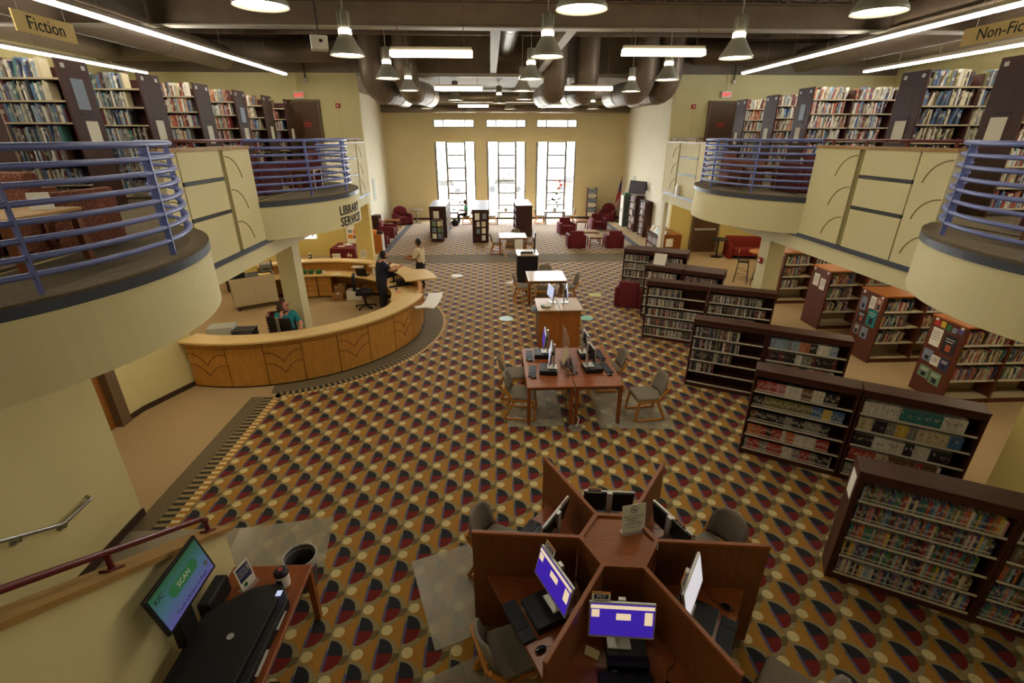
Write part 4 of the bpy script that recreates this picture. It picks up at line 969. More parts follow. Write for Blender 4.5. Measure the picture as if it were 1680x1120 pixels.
def monitor(x, y, z, rzdeg, lab, scr='screen_purple', w=.54, h=.32, tagtxt=None, tilt=-.12, card=0, post='silver', tagside=-.3, windows=False, group=None, bezel='silver'):
    t = thing('computer_monitor', lab, 'monitor', (x, y, z), A(rzdeg), group)
    MB().box(-.1, .1, -.02, .16, 0, .012).build('stand_base', post, t, bevel=.004); MB().box(-.03, .03, .08, .115, .012, .46).build('stand_post', post, t, bevel=.004)
    R = Matrix.Translation((0, .03, .13 + h / 2)) @ Matrix.Rotation(tilt, 4, 'X')
    MB().box(-w / 2, w / 2, -.012, .012, -h / 2, h / 2).xf(R).build('panel', bezel, t, bevel=.004); MB().box(-w / 2 + .01, w / 2 - .01, .012, .03, -h / 2 + .02, h / 2 - .01).xf(R).build('rear_shell', 'black', t, bevel=.008)
    MB().box(-w / 2 + .012, w / 2 - .012, -.0145, -.0125, -h / 2 + .022, h / 2 - .012).xf(R).build('screen', scr, t)
    MB().bar((0, .045, .13 + h / 2), (0, .1, .13 + h / 2), .07, .05).build('bracket', 'black', t)
    if windows:
        MB().box(-w / 2 + .012, w / 2 - .012, -.016, -.0147, h / 2 - .055, h / 2 - .022).xf(R).build('screen_bar', 'screen_cream', t)
        for a, b, c, d in ((-w / 2 + .02, -w / 2 + .085, .03, .1), (-.05, .07, .01, .07), (w / 2 - .09, w / 2 - .025, -.03, .09)): MB().box(a, b, -.016, -.0147, c, d).xf(R).build('screen_window', 'screen_cream', t)
    if tagtxt:
        Rt = R @ Matrix.Translation((tagside * w, .02, h / 2 + .03))
        o = MB().box(-.075, .075, -.003, .003, -.045, .04).xf(Rt).build('number_tag', 'white', t)
        MB().box(-.075, .075, -.0036, .0036, .028, .04).xf(Rt).build('tag_stripe', 'orange', o)
        for f_, yy in ((0., -.0045), (PI, .0045)):
            MB().box(-.06, .06, yy - .0005, yy + .0005, -.022, .022).xf(Rt).build('tag_frame', 'navy_ink', o)
            text(tagtxt, .042, 'paper', o, Rt @ face((0, yy * 1.25, 0), f_), ext=.0004, bold=.0006)
    return t
def keyboard(x, y, z, rzdeg, lab, group=None):
    t = thing('keyboard', lab, 'keyboard', (x, y, z), A(rzdeg), group)
    MB().box(-.22, .22, -.07, .07, 0, .018).build('case', 'black', t, bevel=.005)
    m = MB()
    for r in range(5):
        for c in range(18):
            if c in (13,) : continue
            m.box(-.21 + c * .0235, -.19 + c * .0235, -.06 + r * .024, -.04 + r * .024, .018, .025)
    m.build('keys', 'key', t)['kind'] = 'stuff'; return t
def pcbox(x, y, z, rzdeg, lab, group=None):
    t = thing('desktop_computer', lab, 'computer', (x, y, z), A(rzdeg), group)
    MB().box(-.17, .17, -.16, .16, 0, .085).build('case', 'black', t, bevel=.006); MB().box(-.165, .165, -.165, -.16, .008, .077).build('front_panel', 'black_gloss', t); MB().box(-.13, -.09, -.167, -.165, .012, .024).build('badge', 'silver', t)
    return t
def mouse(x, y, z, rzdeg, lab, group=None):
    t = thing('computer_mouse', lab, 'mouse', (x, y, z), A(rzdeg), group); MB().ball((0, 0, .016), (.032, .055, .018), 12, 8).build('shell', 'black_gloss', t, smooth=True); MB().box(-.004, .004, -.045, -.02, .026, .034).build('wheel', 'grey_metal', t)
    MB().tube([(0, .05, .012), (.02, .14, .006), (.1, .2, .006), (.12, .3, .006)], .0025, 5).build('cord', 'black', t); return t
# ---------------------------------------------------------------- hexagonal carrel
HC = (1.16, 3.4); PA = [114, 54, -6, -66, -126, 174]
t = thing('computer_carrel', 'hexagonal cherry wood carrel with six computer bays', 'carrel', (*HC, 0))
pol = lambda r, d: (r * math.cos(A(d)), r * math.sin(A(d)))
for i, d in enumerate(PA):
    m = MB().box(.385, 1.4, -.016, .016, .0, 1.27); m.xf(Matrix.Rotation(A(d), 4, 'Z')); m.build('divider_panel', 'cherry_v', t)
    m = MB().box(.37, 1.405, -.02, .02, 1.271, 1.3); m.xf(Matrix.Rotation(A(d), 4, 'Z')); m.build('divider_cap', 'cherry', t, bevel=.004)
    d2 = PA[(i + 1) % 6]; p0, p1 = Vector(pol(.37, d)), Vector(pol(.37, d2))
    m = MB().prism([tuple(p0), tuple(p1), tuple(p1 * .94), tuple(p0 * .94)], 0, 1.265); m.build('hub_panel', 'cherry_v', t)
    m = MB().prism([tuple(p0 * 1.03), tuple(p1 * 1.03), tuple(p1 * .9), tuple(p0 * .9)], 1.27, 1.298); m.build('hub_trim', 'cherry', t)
    b = d - 30; q0, q1 = Vector(pol(1.27, d)), Vector(pol(1.27, d2)); e0, e1 = Vector(pol(.39, d)), Vector(pol(.39, d2))
    u = (q0 - q1).normalized() * .02
    m = MB().prism([tuple(e0), tuple(q0 - u), tuple(q1 + u), tuple(e1)], .705, .74); m.build('worktop', 'table_top', t, bevel=.004)
MB().prism([pol(.335, d) for d in PA][::-1], 1.255, 1.275).build('hub_top', 'cherry', t)
bay = [(84, 'PC10', 'with its back to the card on the hub'), (24, 'PC9', 'facing the paperback bookcases'), (-36, 'PC6', 'in the bay with an open mouse lead'), (-96, 'PC7', 'PC7'), (-156, 'PC8', 'x'), (144, 'PC11', 'x')]
names = {84: ('PC10', 'bay marked PC10'), 24: ('PC9', 'bay marked PC9'), -36: (None, 'bay between PC7 and PC9'), -96: ('PC7', 'bay marked PC7'), -156: (None, 'bay marked PC12 next to PC7'), 144: (None, 'bay marked PC11 next to PC10')}
for b in (84, 24, -36, -96, -156, 144):
    tx, nm = names[b]; f = lambda r, off=0: (HC[0] + r * math.cos(A(b)) - off * math.sin(A(b)), HC[1] + r * math.sin(A(b)) + off * math.cos(A(b))); rz = b + 90
    lit = b in (-96, -156)
    x, y = f(.79 if b != -96 else .73, 0); pcbox(x, y, .741, rz, 'black desktop computer lying under the monitor in the ' + nm)
    x, y = f(.74, -.06 if b == -96 else 0); monitor(x, y, .827, rz, ('purple-screened monitor' if lit else 'dark-backed monitor') + ' in the ' + nm, 'screen_purple' if lit else ('screen_white' if b == -36 else 'screen_purple'), w=.545, h=.33, tilt=-.22, tagtxt=tx or {-36: 'PC8', -156: 'PC12', 144: 'PC11'}[b], windows=lit, tagside=-.32 if b in (-96, -156) else (.3 if b == 84 else -.25))
    x, y = f(1.05 if b != -96 else .97, -.03); keyboard(x, y, .741, rz, 'black keyboard in the ' + nm)
    x, y = f(1.0, .3 if b != -156 else .29); mouse(x, y, .741, rz, 'black mouse in the ' + nm)
for b, r, tw, lab in ((144, 1.38, 8, 'grey sled-frame chair at the carrel bay between PC10 and PC12'), (-156, 1.12, -4, 'grey sled-frame chair at the carrel bay next to PC7'), (24, 1.42, 8, 'grey chair with wooden sled frame at carrel bay PC9'), (-36, 1.62, -8, 'grey chair with wooden sled frame at the carrel bay between PC7 and PC9'), (84, 1.75, 6, 'grey chair with wooden sled frame at carrel bay PC10')):
    if b == 84: continue
    chair(HC[0] + r * math.cos(A(b)), HC[1] + r * math.sin(A(b)), b - 90 + tw, lab)
t = thing('sign_holder', 'clear stand with a NO FOOD OR DRINK notice on the carrel hub', 'sign', (HC[0] + .17, HC[1] + .1, 1.276), A(10))
MB().profx([(-.04, 0), (.05, 0), (.05, .004), (.012, .02), (-.04, .004)], -.125, .125).build('base', 'acrylic', t)
R = Matrix.Rotation(A(-8), 4, 'X'); MB().box(-.12, .12, -.002, .002, .004, .3).xf(R).build('notice_sheet', 'paper', t); MB().box(-.122, .122, -.005, -.003, .004, .304).xf(R).build('cover_sheet', 'acrylic', t)
fr = lambda z, s=0: R @ face((0, -.0027, z))
for i, s_ in enumerate(('NO FOOD OR', 'DRINK AT', 'PUBLIC', 'COMPUTERS')): text(s_, .033, 'ink', t, fr(.175 - i * .03), ext=.0004)
text('THANK YOU!', .022, 'ink', t, fr(.05), ext=.0004)
MB().tube([(.035 * math.cos(i * PI / 10), -.003, .245 + .035 * math.sin(i * PI / 10)) for i in range(20)], .003, 5, closed=True).xf(R).build('ban_ring', 'ink', t)
MB().bar((-.022, -.003, .268), (.022, -.003, .222), .005, .003).xf(R).build('ban_bar', 'ink', t); MB().box(-.014, .012, -.0035, -.0025, .235, .25).xf(R).build('cup_symbol', 'ink', t)
t = thing('card_block', 'small white folded card on the worktop of bay PC7', 'card', (HC[0] - .36, HC[1] - .72, .741), A(-30)); MB().profx([(-.03, 0), (.03, 0), (0, .08)], -.06, .06).build('card', 'paper', t)
def mat(x, y, w, d, rzdeg, lab):
    o = MB().box(-w / 2, w / 2, -d / 2, d / 2, .006, .010).build('chair_mat', 'mat_plastic', None, (x, y, 0), A(rzdeg)); tag(o, lab, 'mat')
mat(-.42, 3.98, .9, 1.2, 20, 'clear plastic mat poking from behind the carrel divider'); mat(-.35, 2.62, 1.2, .95, -66 + 90, 'clear plastic mat under the edge-on chair at the carrel')
# ---------------------------------------------------------------- double computer table
def table(x0, x1, y0, y1, z, lab, top='table_top', leg='cherry', lw=.06, inset=.04, group=None, name='reading_table', apron=True):
    t = thing(name, lab, 'table', ((x0 + x1) / 2, (y0 + y1) / 2, 0), 0, group); w, d = (x1 - x0) / 2, (y1 - y0) / 2
    MB().box(-w, w, -d, d, z - .035, z).build('table_top', top, t, bevel=.012, seg=3)
    if apron: MB().box(-w + .08, w - .08, -d + .08, d - .08, z - .1, z - .036).build('apron', leg, t)
    for sx in (-1, 1):
        for sy in (-1, 1): MB().box(sx * (w - inset) - lw / 2, sx * (w - inset) + lw / 2, sy * (d - inset) - lw / 2, sy * (d - inset) + lw / 2, 0, z - .036).build('leg', leg, t)
    return t
table(.58, 1.415, 7.32, 9.0, .79, 'cherry computer table on the service desk side of the acrylic screen'); table(1.43, 2.28, 7.32, 9.0, .79, 'cherry computer table on the bookcase side of the acrylic screen')
for (x, y, rz, lab, sc) in ((1.02, 7.95, -97, 'service-side by the floor box', 'screen_blue'), (.98, 8.65, -94, 'service-side by the catalogue desk', 'screen_purple'), (1.84, 8.0, 97, 'bookcase-side by the floor box', 'screen_blue'), (1.86, 8.6, 94, 'bookcase-side by the catalogue desk', 'screen_blue')):
    monitor(x, y, .877, rz, 'monitor on the paired tables, ' + lab, sc, .5, .3, tagtxt='PC' + str(int(abs(x * 7) % 5) + 1) if x > 1.5 else None, tagside=.25)
    pcbox(x, y - .02, .791, rz, 'black desktop computer on the paired tables, ' + lab)
    sx = -1 if x < 1.4 else 1; kx = .72 if sx < 0 else 2.12
    keyboard(kx, y + .02 * sx, .791, rz, 'black keyboard on the paired tables, ' + lab); mouse(kx, y - .28, .791, rz, 'black mouse on the paired tables, ' + lab)
t = thing('acrylic_screen', 'clear acrylic screen with paper notices between the paired computer tables', 'screen', (1.42, 8.2, .791))
MB().box(-.004, .004, -.1, .75, 0, .55).build('sheet', 'acrylic', t); MB().box(-.14, .14, -.02, .02, 0, .01).build('foot', 'acrylic', t)
for s in (-1, 1): m = MB().obox((s * .05, .1, .14), .004, .34, .26, Matrix.Rotation(s * -.3, 3, 'Y')); m.build('notice', 'cream_cloth', t)
t = thing('cable_tangle', 'tangle of dark computer cables in the gap of the paired tables', 'cables', (1.42, 7.9, .795)); random.seed(3)
for k in range(9):
    pts = [(random.uniform(-.16, .16), random.uniform(-.3, .6), .006 + .02 * random.random()) for _ in range(6)]; MB().tube(pts, .004, 5).build('cable', 'black' if k % 3 else 'grey_metal', t)
t = thing('power_cable', 'white power cable running down from the tables to the floor box', 'cable', (1.42, 7.25, 0)); MB().tube([(.14, .35, .7), (.13, .3, .5), (-.02, .25, .3), (.1, .05, .15), (.06, -.02, .06), (.03, -.02, .02)], .011, 6).build('cord', 'white', t, smooth=True)
t = thing('hanging_cables', 'black cables hanging under the paired computer tables', 'cable', (1.3, 7.5, 0))
for k in range(3): MB().tube([(k * .05 - .05, 0, .74), (k * .03 - .08, 0, .4), (k * .05 - .05, .02, .15), (.05, -.1, .02)], .006, 5).build('cord', 'black', t)
t = thing('floor_box', 'round floor outlet plate at the foot of the computer tables', 'outlet', (1.45, 7.22, .006)); MB().lathe([(.13, 0), (.13, .006), (.1, .01)], 24).build('plate', 'floor_grey', t); MB().box(-.05, .05, -.03, .03, .008, .014).build('outlet_cover', 'grey_metal', t)
mat(.75, 8.0, 1.0, 1.4, 0, 'dark plastic mat under the chairs on the service desk side of the computer tables'); mat(2.6, 7.85, 1.35, 1.4, -4, 'dark plastic mat under the chairs on the bookcase side of the computer tables')
chair(.52, 7.75, 82, 'grey chair tucked under the computer tables close to the floor box, service desk side'); chair(.42, 8.55, 95, 'grey chair tucked under the computer tables behind the first, service desk side'); chair(2.8, 7.62, -84, 'grey chair pulled out from the computer tables on the bookcase side'); chair(2.35, 8.72, -90, 'grey chair half hidden behind the computer tables, bookcase side')
# ---------------------------------------------------------------- stand-up catalogue desk
t = thing('catalogue_desk', 'tall orange-brown stand-up catalogue desk with two monitors', 'desk', (1.62, 11.05, 0))
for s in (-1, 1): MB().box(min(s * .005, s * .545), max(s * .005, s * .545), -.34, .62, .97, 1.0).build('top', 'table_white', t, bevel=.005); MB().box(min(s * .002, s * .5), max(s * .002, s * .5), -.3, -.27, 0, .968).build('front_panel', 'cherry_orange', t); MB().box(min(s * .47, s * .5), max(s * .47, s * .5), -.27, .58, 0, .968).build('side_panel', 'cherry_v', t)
MB().box(-.63, -.546, -.2, .25, .86, .885).build('keyboard_tray', 'table_white', t)
monitor(1.42, 11.3, 1.001, -80, 'monitor facing the service desk on the catalogue desk', 'screen_blue', .5, .3); monitor(1.88, 11.3, 1.001, 80, 'monitor facing the bookcases on the catalogue desk', 'screen_blue', .5, .3); keyboard(1.03, 11.1, .886, -90, 'black keyboard on the side tray of the catalogue desk')
for k in range(2): o = MB().box(-.09, .09, -.07, .07, 0, .03).build('note_pad', ('green', 'paper')[k], None, (1.28 + k * .06, 11.0 - k * .06, 1.001 + k * .031), .2); tag(o, ('green notepad on the catalogue desk', 'white notepad lying on the green one')[k], 'notepad')
# white-looking tables with chairs
table(1.1, 2.3, 14.05, 15.25, .77, 'square reading table between the catalogue desk and the black kiosk', 'table_white', 'cherry')
for x, y, r, l in ((1.55, 13.75, 180, 'chair at the square reading table with its back to the catalogue desk'), (.98, 14.6, 90, 'chair on the service desk side of the square reading table'), (2.4, 14.5, -90, 'chair on the bookcase side of the square reading table'), (1.8, 15.5, 0, 'chair on the kiosk side of the square reading table')): chair(x, y, r, 'grey upholstered ' + l)
table(.35, 1.55, 20.85, 22.0, .77, 'square reading table beyond the carpet cross band', 'table_white', 'cherry')
for x, y, r, l in ((.85, 20.55, 180, 'chair backing the kiosk at the table beyond the cross band'), (.25, 21.4, 90, 'chair on the leaflet rack side of the table beyond the cross band'), (1.65, 21.4, -90, 'chair on the armchair side of the table beyond the cross band'), (1.15, 22.3, 0, 'chair on the window side of the table beyond the cross band')): chair(x, y, r, 'grey upholstered ' + l)
# ---------------------------------------------------------------- black kiosk
t = thing('kiosk', 'black print-release kiosk cabinet with a slim upright screen', 'kiosk', (1.27, 16.95, 0))
MB().box(-.36, .36, -.42, .45, .0, .96).build('cabinet', 'black', t, bevel=.01); MB().box(-.38, .38, -.44, .47, .961, 1.0).build('top', 'table_white', t); MB().box(-.25, .2, -.2, .2, 1.001, 1.06).build('printer', 'black_gloss', t); MB().box(-.2, .15, -.18, .15, 1.061, 1.068).build('paper_sheet', 'paper', t)
MB().box(.25, .29, -.1, .4, 1.0, 1.7).build('screen_panel', 'black_gloss', t); MB().box(-.37, -.355, -.43, -.4, .2, 1.3).build('sign_pole', 'black', t); MB().box(-.46, -.18, -.44, -.43, 1.2, 1.55).build('notice', 'paper', t)
def sticker(x, y, r, m, lab, arrow=False):
    o = (MB().lathe([(r, 0), (r, .003)], 24) if not arrow else MB().prism([(-.3, -.05), (.15, -.25), (.05, .3)], 0, .003)).build('floor_sticker', m, None, (x, y, .006)); tag(o, lab, 'sticker')
sticker(-1.3, 17.56, .22, 'white', 'round white floor sticker beside the service desk end'); sticker(.39, 12.88, .2, 'pale_sticker' if 'pale_sticker' in MATS else (M('pale_sticker', 'b8d8d8', .5) and 'pale_sticker'), 'round pale blue floor sticker between service and catalogue desks'); sticker(2.7, 12.83, .19, M('green_sticker', '6fb89c', .5) and 'green_sticker', 'round green floor sticker beside the catalogue desk'); sticker(3.39, 14.99, .22, M('yellow_sticker', 'c8c46c', .5) and 'yellow_sticker', 'round yellow floor sticker near the lone maroon armchair'); sticker(.75, 16.55, .2, 'white', 'white sheet on the floor beside the black kiosk', True)
# ---------------------------------------------------------------- armchairs
def armchair0(mat_, name='armchair'):
    t = thing(name, 'x', 'armchair')
    for s in (-1, 1): MB().box(min(s * .3, s * .42), max(s * .3, s * .42), -.4, .4, .0, .6).build('arm', mat_, t, bevel=.03, seg=3, smooth=True)
    MB().box(-.298, .298, .22, .42, .0, .8, top=(0, .03)).build('backrest', mat_, t, bevel=.04, seg=3, smooth=True); MB().box(-.295, .295, -.38, .22, .24, .45).build('seat_cushion', mat_, t, bevel=.04, seg=3, smooth=True); MB().box(-.29, .29, -.34, .2, .08, .24).build('base', mat_, t)
    return t
AC0 = armchair0('maroon'); used = []
def armchair(x, y, rz, lab, z=.0, src=None):
    s = src or AC0
    if s not in used: s.location = (x, y, z); s.rotation_euler = (0, 0, A(rz)); s['label'] = lab; used.append(s); return s
    return copy_tree(s, None, (x, y, z), A(rz), lab)
armchair(4.28, 14.02, 153, 'lone maroon armchair standing by the CD bookcase')
armchair(3.98, 22.5, 180, 'maroon armchair with its back to the cross band, window group'); armchair(5.76, 22.45, 180, 'maroon armchair beside the media bookcase end, back to the cross band'); armchair(4.03, 25.9, 8, 'maroon armchair facing the hall left of the flat side table'); armchair(6.02, 27.2, 4, 'maroon armchair facing the hall in front of the flag')
armchair(-5.3, 23.1, 90, 'maroon armchair right behind the orange-brown cabinet by the left wall'); armchair(-5.35, 25.35, 90, 'maroon armchair between the cabinet and the side table on the left wall')
def recliner(x, y, rz, lab):
    t = thing('club_chair', lab, 'armchair', (x, y, 0), A(rz))
    for s in (-1, 1): MB().box(min(s * .32, s * .52), max(s * .32, s * .52), -.45, .4, 0, .62).build('arm', 'maroon', t, bevel=.09, seg=4, smooth=True)
    m = MB(); n = 10; pts = [(-.4, .3)] + [(.4 * math.cos(PI - i * PI / n), .72 + .3 * math.sin(i * PI / n)) for i in range(n + 1)] + [(.4, .3)]
    vs = [(a, .2, b) for a, b in pts] + [(a, .45, b) for a, b in pts]; k = len(pts)
    m.add(vs, [tuple(range(k - 1, -1, -1)), tuple(range(k, 2 * k))] + [(i, (i + 1) % k, k + (i + 1) % k, k + i) for i in range(k)]); m.build('backrest', 'maroon', t, bevel=.05, seg=3, smooth=True)
    MB().box(-.32, .32, -.48, .2, .08, .45).build('seat_cushion', 'maroon', t, bevel=.06, seg=3, smooth=True)
recliner(7.2, 30.1, -25, 'round-backed maroon club chair in the corner by the flag'); recliner(-5.25, 29.3, 30, 'round-backed maroon club chair in the far left corner')
def side_table(x, y, w, d, h, lab, top='cherry'): return table(x - w / 2, x + w / 2, y - d / 2, y + d / 2, h, lab, top, 'cherry', .05, .04, None, 'side_table')
side_table(4.92, 22.55, .68, .68, .5, 'small wooden table between the two armchairs backing the cross band', 'table_white'); side_table(4.95, 24.0, .8, .6, .48, 'low wooden table in the middle of the maroon armchair group', 'table_white'); side_table(5.05, 27.1, .7, .7, .5, 'wooden table between the two armchairs facing the hall'); side_table(-5.5, 27.4, .8, .8, .55, 'wooden side table beside the far left club chair')
def pedestal(x, y, r, h, lab, m='black', top=None):
    t = thing('pedestal_table', lab, 'table', (x, y, 0)); MB().lathe([(r, h - .03), (r, h)], 28).build('table_top', top or m, t); MB().lathe([(.05, .03), (.035, .1), (.035, h - .03)], 12).build('column', m, t); MB().lathe([(.24, 0), (.24, .02), (.06, .05)], 20).build('base', m, t)
pedestal(-4.45, 29.75, .4, .78, 'round table on a chrome post beside the far left club chair', 'steel', 'uphol')
# window tables
for x0, x1, l in ((-2.75, -1.9, 'left'), (.35, 1.45, 'middle'), (3.2, 4.4, 'right')):
    nm = {'left': 'where the man in green sits', 'middle': 'under the middle tall window', 'right': 'under the tall window with heart decals'}[l]
    table(x0, x1, 28.75, 29.6, .75, 'window reading table ' + nm, 'table_white', 'dark_wood')
    chair(x0 - .3, 29.15, 90, 'grey chair, left wall side of the window table ' + nm); 
    if l != 'left': chair(x1 + .3, 29.15, -90, 'grey chair, flag side of the window table ' + nm)
    if l != 'left':
        o = MB().box(-.1, .1, -.06, .06, 0, .16).build('napkin_box', 'silver', None, ((x0 + x1) / 2, 29.2, .751)); tag(o, 'small silver box on the window table ' + nm, 'box')
# ---------------------------------------------------------------- lounge under the right balcony
t = thing('sofa', 'red two-seat sofa against the lounge wall', 'sofa', (11.1, 20.0, 0), A(-12)); MB().box(-1.0, 1.0, .2, .45, 0, .85).build('backrest', 'red_sofa', t, bevel=.05, seg=3, smooth=True)
for s in (-1, 1): MB().box(min(s * .78, s * 1.0), max(s * .78, s * 1.0), -.45, .2, 0, .6).build('arm', 'red_sofa', t, bevel=.05, seg=3, smooth=True); MB().box(min(0, s * .77), max(0, s * .77), -.42, .2, .12, .44).build('seat_cushion', 'red_sofa', t, bevel=.05, seg=3, smooth=True)
pedestal(9.75, 20.2, .4, .78, 'black round table beside the red sofa'); pedestal(9.75, 16.6, .5, 1.02, 'orange-topped round bar table beside the column', 'black', 'orange_top')
def stool(x, y, rz, lab):
    t = thing('bar_stool', lab, 'stool', (x, y, 0), A(rz)); P = lambda sx, sy, z: (sx * (.22 - .06 * z / .75), sy * (.22 - .06 * z / .75), z)
    for sx in (-1, 1):
        for sy in (-1, 1): MB().tube([P(sx, sy, 0), P(sx, sy, .72)], .013, 7).build('leg', 'black', t)
    for z in (.25, .45): MB().tube([P(a, b, z) for a, b in ((-1, -1), (1, -1), (1, 1), (-1, 1))], .01, 6, closed=True).build('foot_ring', 'black', t)
    MB().box(-.18, .18, -.18, .18, .73, .78).build('seat', 'black_gloss', t, bevel=.02)
    for sx in (-1, 1): MB().tube([(sx * .16, .16, .72), (sx * .17, .21, 1.1)], .012, 7).build('back_post', 'black', t)
    for k in range(5): MB().box(-.13 + k * .058, -.105 + k * .058, .185, .2, .9, 1.08).build('back_slat', 'frame_wood', t)
    MB().box(-.18, .18, .19, .215, 1.08, 1.14).build('top_rail', 'frame_wood', t)
stool(8.9, 16.3, 60, 'black bar stool with wooden back slats at the bar table, hall side'); stool(9.3, 15.7, 100, 'black bar stool with wooden back slats at the bar table, column side')
o = MB().profx([(-.05, 0), (.05, 0), (0, .16)], -.07, .07).build('table_card', 'paper', None, (9.7, 16.6, 1.021)); tag(o, 'white tented card on the orange bar table', 'card')
# flag, tv, wall plates
t = thing('flag', 'furled American flag on a pole in the far right corner', 'flag', (7.75, 29.4, 0)); MB().lathe([(.16, 0), (.14, .04), (.03, .06), (.018, .1), (.018, 2.55)], 14).build('pole', 'dark_wood', t); MB().ball((0, 0, 2.6), .05).build('finial', 'gold', t, smooth=True)
M('flag_red', 'a3262e', .8); M('flag_white', 'dcd6cc', .8); M('flag_blue', '26305c', .8)
for k in range(9):
    a = -.9 + k * .22; x0 = -.02 - k * .04; pts = [(.0 - k * .012, -.03, 2.4 - k * .05), (-.03 - k * .025, -.07 + .02 * (k % 2), 1.9 - k * .05), (-.06 - k * .03, -.08, 1.3 - k * .03), (-.05 - k * .035, -.06, .8 + k * .02)]
    MB().tube(pts, [.02, .035, .04, .03], 6).build('stripe_fold', 'flag_red' if k % 2 == 0 else 'flag_white', t, smooth=True)
MB().tube([(-.03, -.05, 2.45), (-.08, -.1, 2.1), (-.12, -.11, 1.75)], [.03, .07, .05], 8).build('canton_fold', 'flag_blue', t, smooth=True)
t = thing('television', 'wall-mounted television angled out over the magazine bookcases', 'television', (8.18, 26.0, 2.35)); R = Matrix.Translation((-.45, 0, 0)) @ Matrix.Rotation(A(-58), 4, 'Z') @ Matrix.Rotation(A(-8), 4, 'X')
MB().box(-.55, .55, -.03, .03, -.32, .32).xf(R).build('panel', 'black_gloss', t); MB().box(-.52, .52, -.033, -.031, -.29, .29).xf(R).build('screen', M('tv_dim', '4a4450', .2) and 'tv_dim', t); MB().bar((-.42, .02, 0), (0, 0, 0), .06, .08).build('arm', 'black', t); MB().box(-.02, 0, -.12, .12, -.15, .15).build('wall_plate', 'black', t)
for x, y, lab in ((-6.19, 27.0, 'pale vertical panel on the far left wall'), (8.19, 28.3, 'pale vertical panel on the far right wall')): o = MB().box(-.02 if x > 0 else 0, 0 if x > 0 else .02, -.25, .25, -.55, .55).build('wall_panel', 'pale_print2' if 'pale_print2' in MATS else (M('pale_print2', 'b9bdb4', .6) and 'pale_print2'), None, (x, y, 2.2)); tag(o, lab, 'wall panel')
t = thing('paper_stand', 'small dark stand of leaflets on the far left wall', 'stand', (-6.0, 25.9, 0)); MB().box(-.15, .2, -.3, .3, 1.0, 1.03).build('top', 'dark_wood', t)
for a in (-.28, .25): MB().box(-.15, .2, a, a + .03, 0, 1.0).build('side_panel', 'dark_wood', t)
for k in range(4): MB().box(-.1, .18, -.25 + k * .13, -.15 + k * .13, .5, .85).build('leaflet', ('brown_print' if 'brown_print' in MATS else (M('brown_print', '7a5040', .7) and 'brown_print')), t)
MB().box(-.15, .2, -.25, .25, .46, .49).build('shelf', 'dark_wood', t); MB().box(-.1, .2, -.25, .25, .1, .3).build('paper_stack', 'pale_print', t)
t = thing('small_cabinet', 'orange-brown cabinet with an orange box on top by the staff wall', 'cabinet', (-5.15, 21.75, 0)); MB().box(-.3, .3, -.25, .3, 0, .82).build('body', 'orange_top', t); MB().box(.301, .31, -.22, .27, .05, .78).build('door', 'white', t)
o = MB().box(-.27, .06, -.15, .1, 0, .16).build('orange_box', 'orange', None, (-5.15, 21.75, .821)); tag(o, 'orange box on the small cabinet by the staff wall', 'box')
o = MB().box(-.1, .12, -.1, .1, 0, .1).build('desk_phone', 'black', None, (-4.95, 21.75, .821)); tag(o, 'black phone on the small cabinet by the staff wall', 'phone')
# ---------------------------------------------------------------- scanning station beside the stairs
table(-2.7, -1.9, 1.9, 3.74, .74, 'wooden table under the book scanner beside the stair wall', 'table_top', 'cherry')
t = thing('book_scanner', 'black overhead scanner station with a wide flat lid', 'scanner', (-2.28, 2.85, .741)); M('scanner_black', '101012', .55)
MB().prism([(-.38, -.55), (.3, -.5), (.34, .4), (.2, .6), (-.05, .55), (-.38, .3)], 0, .1).build('body', 'scanner_black', t, bevel=.02); MB().prism([(-.34, -.5), (.22, -.46), (.26, .38), (.12, .52), (-.06, .48), (-.34, .26)], .101, .14).build('lid', 'scanner_black', t, bevel=.015)
MB().box(.32, .345, -.28, -.06, .06, .07).build('light_bar', 'silver', t); MB().box(.325, .35, .12, .3, .06, .07).build('light_bar', 'silver', t); MB().lathe([(.03, 0), (.03, .004)], 16, (.0, .02, .141)).build('emblem', 'silver', t); MB().box(.22, .27, .4, .46, .141, .143).build('button', 'screen_blue', t)
MB().box(-.42, -.3, .28, .62, 0, .2).build('document_feeder', 'scanner_black', t, bevel=.02)
U = Vector((-.1, 0, .37)).normalized(); Nn = Vector((0, 1, 0)).cross(U)
SM = Matrix(((0, U.x, Nn.x, 0), (1, U.y, Nn.y, 0), (0, U.z, Nn.z, 0), (0, 0, 0, 1)))
t = thing('scanner_screen', 'tilted display reading SCAN beside the stair wall', 'monitor', (-2.55, 2.925, 1.465))
MB().box(-.33, .33, -.19, .19, -.03, 0).xf(SM).build('panel', 'scanner_black', t, bevel=.006); MB().box(-.305, .305, -.165, .165, .001, .003).xf(SM).build('screen', 'screen_scan', t)
m = MB(); n = 16; pts = [(.15 + .05 * math.cos(-PI / 2 + PI * i / n), .03 + .05 * math.sin(-PI / 2 + PI * i / n)) for i in range(n + 1)] + [(-.1 + .05 * math.cos(PI / 2 + PI * i / n), .03 + .05 * math.sin(PI / 2 + PI * i / n)) for i in range(n + 1)]
m.prism(pts, .003, .006).xf(SM); m.build('scan_button', M('scan_btn', '2f6f48', .3, emit=.25) and 'scan_btn', t)
text('SCAN', .062, 'paper', t, SM @ Matrix.Translation((.025, .028, .0065)), ext=.0005); text('KIC', .06, 'ink', t, SM @ Matrix.Translation((-.23, .1, .0035)), ext=.0005); text('Touch a Button to Begin', .042, 'navy_ink', t, SM @ Matrix.Translation((.02, -.125, .0035)), ext=.0004)
m = MB().lathe([(.02, .003), (.02, .005)], 16, (.26, -.07, 0)).xf(SM); m.build('help_button', 'grey_metal', t)
